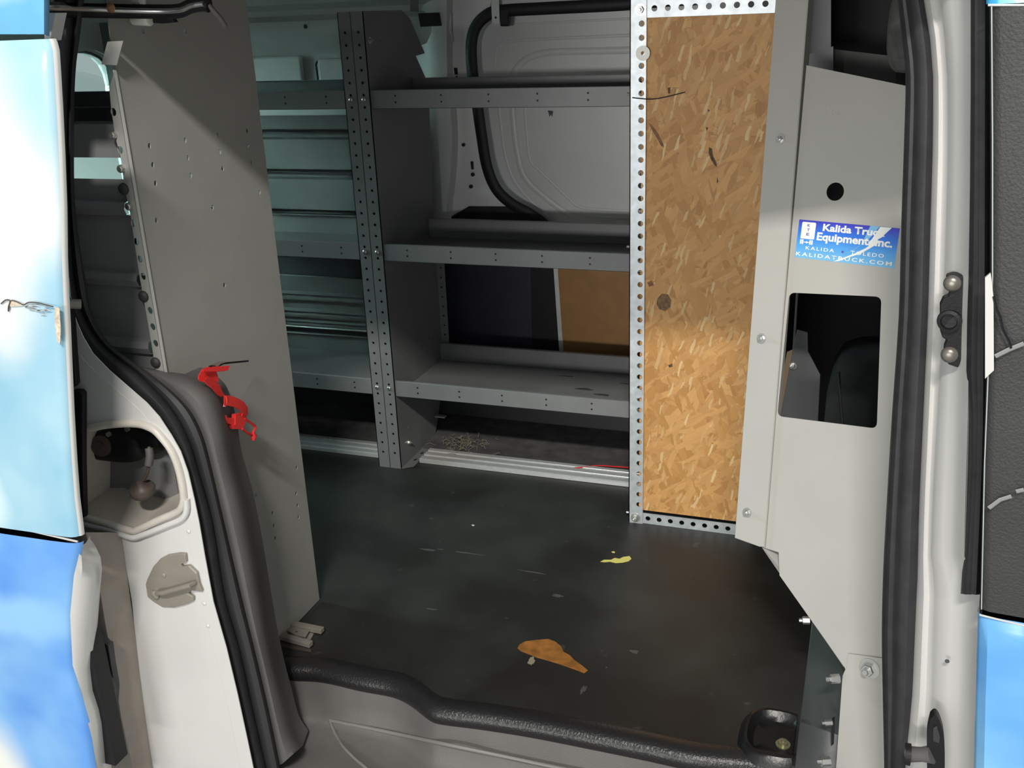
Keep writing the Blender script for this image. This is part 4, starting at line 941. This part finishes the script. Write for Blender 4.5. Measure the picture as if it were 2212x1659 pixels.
# ================================================================== RIGHT DOOR FRAME
YR = 1.25
ri = [(1940,-60),(1943,0),(1952,80),(1960,165),(1957,300),(1950,500),(1945,684),(1930,900),(1918,1100),(1911,1235),(1908,1370),(1910,1500),(1913,1659),(1914,1780)]
ro = [(1985,-60),(1997,0),(2010,80),(2017,165),(2017,300),(2011,500),(2006,684),(1996,900),(1987,1100),(1984,1235),(1978,1370),(1972,1500),(1956,1659),(1945,1780)]
I3, O3 = cm([(*p, 0) for p in ri], 3), cm([(*p, 0) for p in ro], 3)
rows = []
for a, b_ in zip(I3, O3):
    r = []
    for t, y in ((0, .02), (.05, .006), (.16, .001), (.28, .001), (.34, -.001), (.45, -.010), (.58, -.015), (.72, -.016), (.85, -.011), (.95, -.002), (1, .012)):
        r.append(onY(a.x + (b_.x-a.x)*t, a.y + (b_.y-a.y)*t, YR + y))
    rows.append(r)
build('trim_10', MB().loft(rows), RUBBER, kind='structure', smooth=True, solid=-.002, label='black rubber door seal on the right side of the opening')
wb = [(2092,-60),(2102,0),(2102,300),(2097,600),(2094,684),(2090,900),(2084,1100),(2081,1284),(2114,1300),(2110,1500),(2106,1659),(2104,1780)]
rows = []
for y in (-60, 0, 80, 165, 250, 330, 420, 520, 600, 684, 760, 840, 900, 980, 1060, 1130, 1200, 1284, 1300, 1400, 1500, 1580, 1659, 1780):
    a = atrow(ro, y); b_ = atrow(wb, y); sh = .045*math.sin(y/260.0)
    if y >= 1284: b_ = 2116 - (y-1284)*.03
    r = []
    for t, d in ((-.05, 1.262), (.04, 1.236), (.12 + sh*.3, 1.228), (.22 + sh*.5, 1.232), (.30 + sh, 1.224), (.42 + sh, 1.205), (.58 + sh*.6, 1.196), (.72, 1.188), (.84, 1.178), (.93, 1.168), (1.0, 1.158), (1.03, 1.17)):
        r.append(onY(a + (b_ - a)*t, y, d))
    rows.append(r)
bp_ = build('trim_11', MB().loft(rows), WHITE, kind='structure', smooth=True, solid=-.0015, label='white painted centre door pillar at right')
# latch receptor
lr = thing('door_latch_receptor', onY(2060, 790, 1.19), 'black door latch receptor with socket and two screws on the white pillar', 'latch')
lrp = [(2045,597),(2058,593),(2078,594),(2085,602),(2084,640),(2083,700),(2078,775),(2070,795),(2050,788),(2038,775),(2040,750),(2046,735),(2036,730),(2031,715),(2031,660),(2038,645),(2050,640),(2052,628),(2044,615)]
build('body', MB().plate([onY(x, y, 1.176) for x, y in lrp], thick=.014, away=(0, 1, 0)), PLBLK, lr, bevel=.004, seg=3)
build('socket', MB().lathe(onY(2051, 693, 1.177), (-.15, -1, .1), [(0, .0135), (.006, .0125), (.007, .009), (.001, .008)], 20), PLBLK, lr, smooth=True)
for (x, y) in ((2057, 612), (2051, 766)):
    build('screw', MB().lathe(onY(x, y, 1.176), (-.1, -1, .1), [(0, .0095), (.003, .009), (.006, .0055), (.0062, .001)], 18), mat('dark_zinc', (.22, .20, .18), .35, metal=.6), lr, smooth=True)
# lower guide pin bracket
gp = thing('door_guide_pin', onY(2020, 1659, 1.18), 'black oval plate with a stubby guide pin at the foot of the white pillar', 'guide pin')
ov = cm([(*p, 0) for p in ((2010,1553),(2018,1546),(2026,1550),(2034,1568),(2040,1600),(2040,1680),(2030,1750),(2012,1750),(2004,1690),(2003,1600),(2005,1575),(2010,1553))], 3)[:-1]
build('plate', MB().plate([onY(p.x, p.y, 1.165) for p in ov], thick=.015, away=(0, 1, 0)), PLBLK, gp, bevel=.004, seg=3)
build('plate_recess', MB().plate([onY(x, y, 1.1645) for x, y in ((2015,1572),(2024,1566),(2031,1590),(2029,1605),(2015,1600))], thick=.002, away=(0,-1,0)), FLAP, gp, bevel=.001)
a, b_ = onY(1960, 1629, 1.175), onY(2014, 1630, 1.165)
build('pin', MB().tube([a, a*.93+b_*.07, a*.4+b_*.6, b_], [.009, .0105, .0095, .012], 16), TRIM, gp, smooth=True)
build('pin_head', MB().tube([a + Vector((-.003, 0, 0)), a + Vector((.004, 0, 0))], [.014, .0145], 16), PLBLK, gp, smooth=True)
build('paint_chip', MB().lathe(onY(2046, 1428, 1.185), (0, -1, 0), [(0, .003), (.0006, .003)], 8), DARKBODY, bp_)
# black weatherstrip between pillar and front door
rows = []
for y in (-60, 0, 200, 400, 600, 684, 800, 900, 1000, 1100, 1200, 1270, 1283):
    l = atrow([(2096,-60),(2102,0),(2102,300),(2097,600),(2094,684),(2092,800),(2098,860),(2100,950),(2094,1100),(2082,1284)], y) - 3
    r_ = atrow([(2134,-60),(2133,0),(2133,600),(2131,820),(2126,1000),(2114,1284)], y)
    rows.append([onY(l, y, 1.175), onY(l + 3, y, 1.160), onY(l*.75 + r_*.25, y, 1.150), onY(l*.55 + r_*.45, y, 1.152), onY(l*.5+r_*.5, y, 1.165), onY(l*.4+r_*.6, y, 1.150), onY(l*.2+r_*.8, y, 1.147), onY(r_, y, 1.16)])
build('trim_12', MB().loft(rows), RUBBER, kind='structure', smooth=True, solid=-.002, label='black weatherstrip between white pillar and front door')
# front door outside
fd = thing('door_3', onY(2160, 1659, 1.12), 'closed front door covered in black vinyl and blue wrap at the right edge', 'door'); del fd['category']; fd['kind'] = 'structure'
rows = []
fe_ = [(2138,14),(2140,300),(2140,600),(2131,820),(2125,1000),(2118,1290),(2117,1316)]
def doorcol(e, bul=0): return [e + Vector((.002, .02, 0)), e + Vector((0, .006, 0)), e + Vector((.003, .0, 0)), e + Vector((.01, -.003 - bul, 0)), e + Vector((.05, -.006 - bul, 0)), e + Vector((.15, -.010 - bul, 0)), e + Vector((.7, -.02 - bul, 0))]
for y in (14, 60, 200, 400, 600, 820, 1000, 1150, 1290, 1316):
    e = onY(atrow(fe_, y), y, 1.12); c_ = doorcol(e); rows.append(c_)
build('black_vinyl_panel', MB().loft(rows), BLACKVINYL, fd, smooth=True)
rows = []
fe2 = [(2113,1326),(2111,1400),(2108,1500),(2105,1659),(2103,1780)]
for y in (1326, 1332, 1345, 1400, 1500, 1600, 1659, 1780):
    e = onY(atrow(fe2, y), y, 1.12); rows.append([p + Vector((0, .0, 0)) for p in doorcol(e, .006 if y > 1340 else .0)])
build('lower_skin', MB().loft(rows), make_wrap('sky_wrap_front', (.13, .40, .82), (.28, .62, .92), [((.33, 0, .18), (.1, .1), (.45, .72, .92))]), fd, smooth=True)
rows = []
for y in (-80, -20, 0, 6, 9):
    e = onY(2131, y, 1.12); rows.append(doorcol(e))
build('upper_skin', MB().loft(rows), make_wrap('sky_wrap_top', (.05, .40, .75), (.08, .50, .85), []), fd, smooth=True)
build('bright_edge', MB().tube([onY(x, y, 1.114) for x, y in ((2116,1328),(2160,1339),(2260,1362))], .0012, 6), WHITE, fd)
build('bright_edge', MB().tube([onY(x, y, 1.116) for x, y in ((2134,11),(2212,11),(2400,14))], .0012, 6), WHITE, fd)
build('door_edge_line', MB().tube([onY(x, y, 1.113) for x, y in ((2142,14),(2144,300),(2144,600),(2134,820),(2127,1000),(2120,1316))], .0007, 5), mat('pale_edge', (.45, .5, .5), .4), fd)
build('white_corner', MB().plate([onY(x, y, 1.108) for x, y in ((2128,600),(2140,590),(2146,640),(2147,800),(2128,818))], thick=.004), WHITE, fd)
CRK = mat('scuff_on_vinyl', (.25, .25, .25), .6)
for pts in ([(2146,640),(2152,668),(2160,685),(2163,700)], [(2160,690),(2166,712),(2178,735),(2184,752)]):
    build('crack', MB().tube([onY(x, y, 1.108) for x, y in pts], .0014, 5), PLBLK, fd)
for pts in ([(2136,1098),(2160,1080),(2185,1072)], [(2195,1062),(2212,1058)], [(2150,770),(2180,755),(2212,742)]):
    build('scuff_mark', MB().tube([onY(x, y, 1.1085) for x, y in pts], .0025, 5, flat=.15, up=(0,1,0)), CRK, fd)

# black seat anchor cup moulded in the mat at lower right
an = thing('floor_anchor_cup', onZ(1680, 1600, 0), 'glossy black floor anchor cup with a bolt at the lower right of the mat', 'anchor')
def clipx(p): p.x = min(p.x, XB - .004); return p
GB = mat('glossy_black', (.010, .010, .011), .34, bump=.2)
c = onZ(1694, 1602, 0); c.x = XB - .034
rows = []
for (r, h) in ((.072, 0), (.066, .010), (.060, .016), (.055, .016), (.050, .010), (.043, .003), (.02, .003), (.002, .003)):
    rows.append([clipx(c + Vector((math.copysign(abs(math.cos(a))**.7, math.cos(a))*r*.85, math.copysign(abs(math.sin(a))**.7, math.sin(a))*r, h))) for a in [i*2*math.pi/28 for i in range(28)]])
build('cup', MB().loft(rows, closed=True), GB, an, smooth=True)
build('bolt', MB().lathe(c + Vector((.012, -.012, .003)), (0, 0, 1), [(0, .012), (.002, .012), (.0021, .008), (.007, .008), (.0075, .004), (.003, .0035)], 16), mat('dull_brass_bolt', (.34, .33, .2), .3, metal=.6), an, smooth=True)

# parked vehicle outside behind the rear window
pk = thing('parked_car', (-5.0, 3.9, -.6), 'pale parked car glimpsed through the rear window', 'car')
PC = mat('pale_car_paint', (.55, .63, .62), .2, coat=.5); 
mb = MB(); rows = []
for x, zz in ((-3.6, .45), (-3.75, .62), (-4.1, .80), (-4.7, .95), (-5.0, 1.0), (-5.4, 1.25), (-5.9, 1.45), (-7.0, 1.5)):
    rows.append([Vector((x, y, zz - .5*max(0, abs((y - 4.6)/1.3))**4)) for y in [3.3 + .2*i for i in range(14)]])
mb.loft(rows); build('body_shell', mb, PC, pk, smooth=True)
build('windscreen', MB().loft([[Vector((-5.02, y, 1.03)) for y in (3.7, 5.5)], [Vector((-5.85, y, 1.46)) for y in (3.9, 5.3)]]), PLBLK, pk)
build('front_face', MB().box((-7, 3.4, -.3), (-3.65, 5.8, .45)), PC, pk, bevel=.05)
for y in (3.5, 5.7):
    for x in (-4.4, -6.4): build('wheel', MB().lathe((x, y, -.28), (0, 1, 0), [(-.1, .3), (-.08, .32), (.08, .32), (.1, .3)], 24), RUBBER, pk, smooth=True)
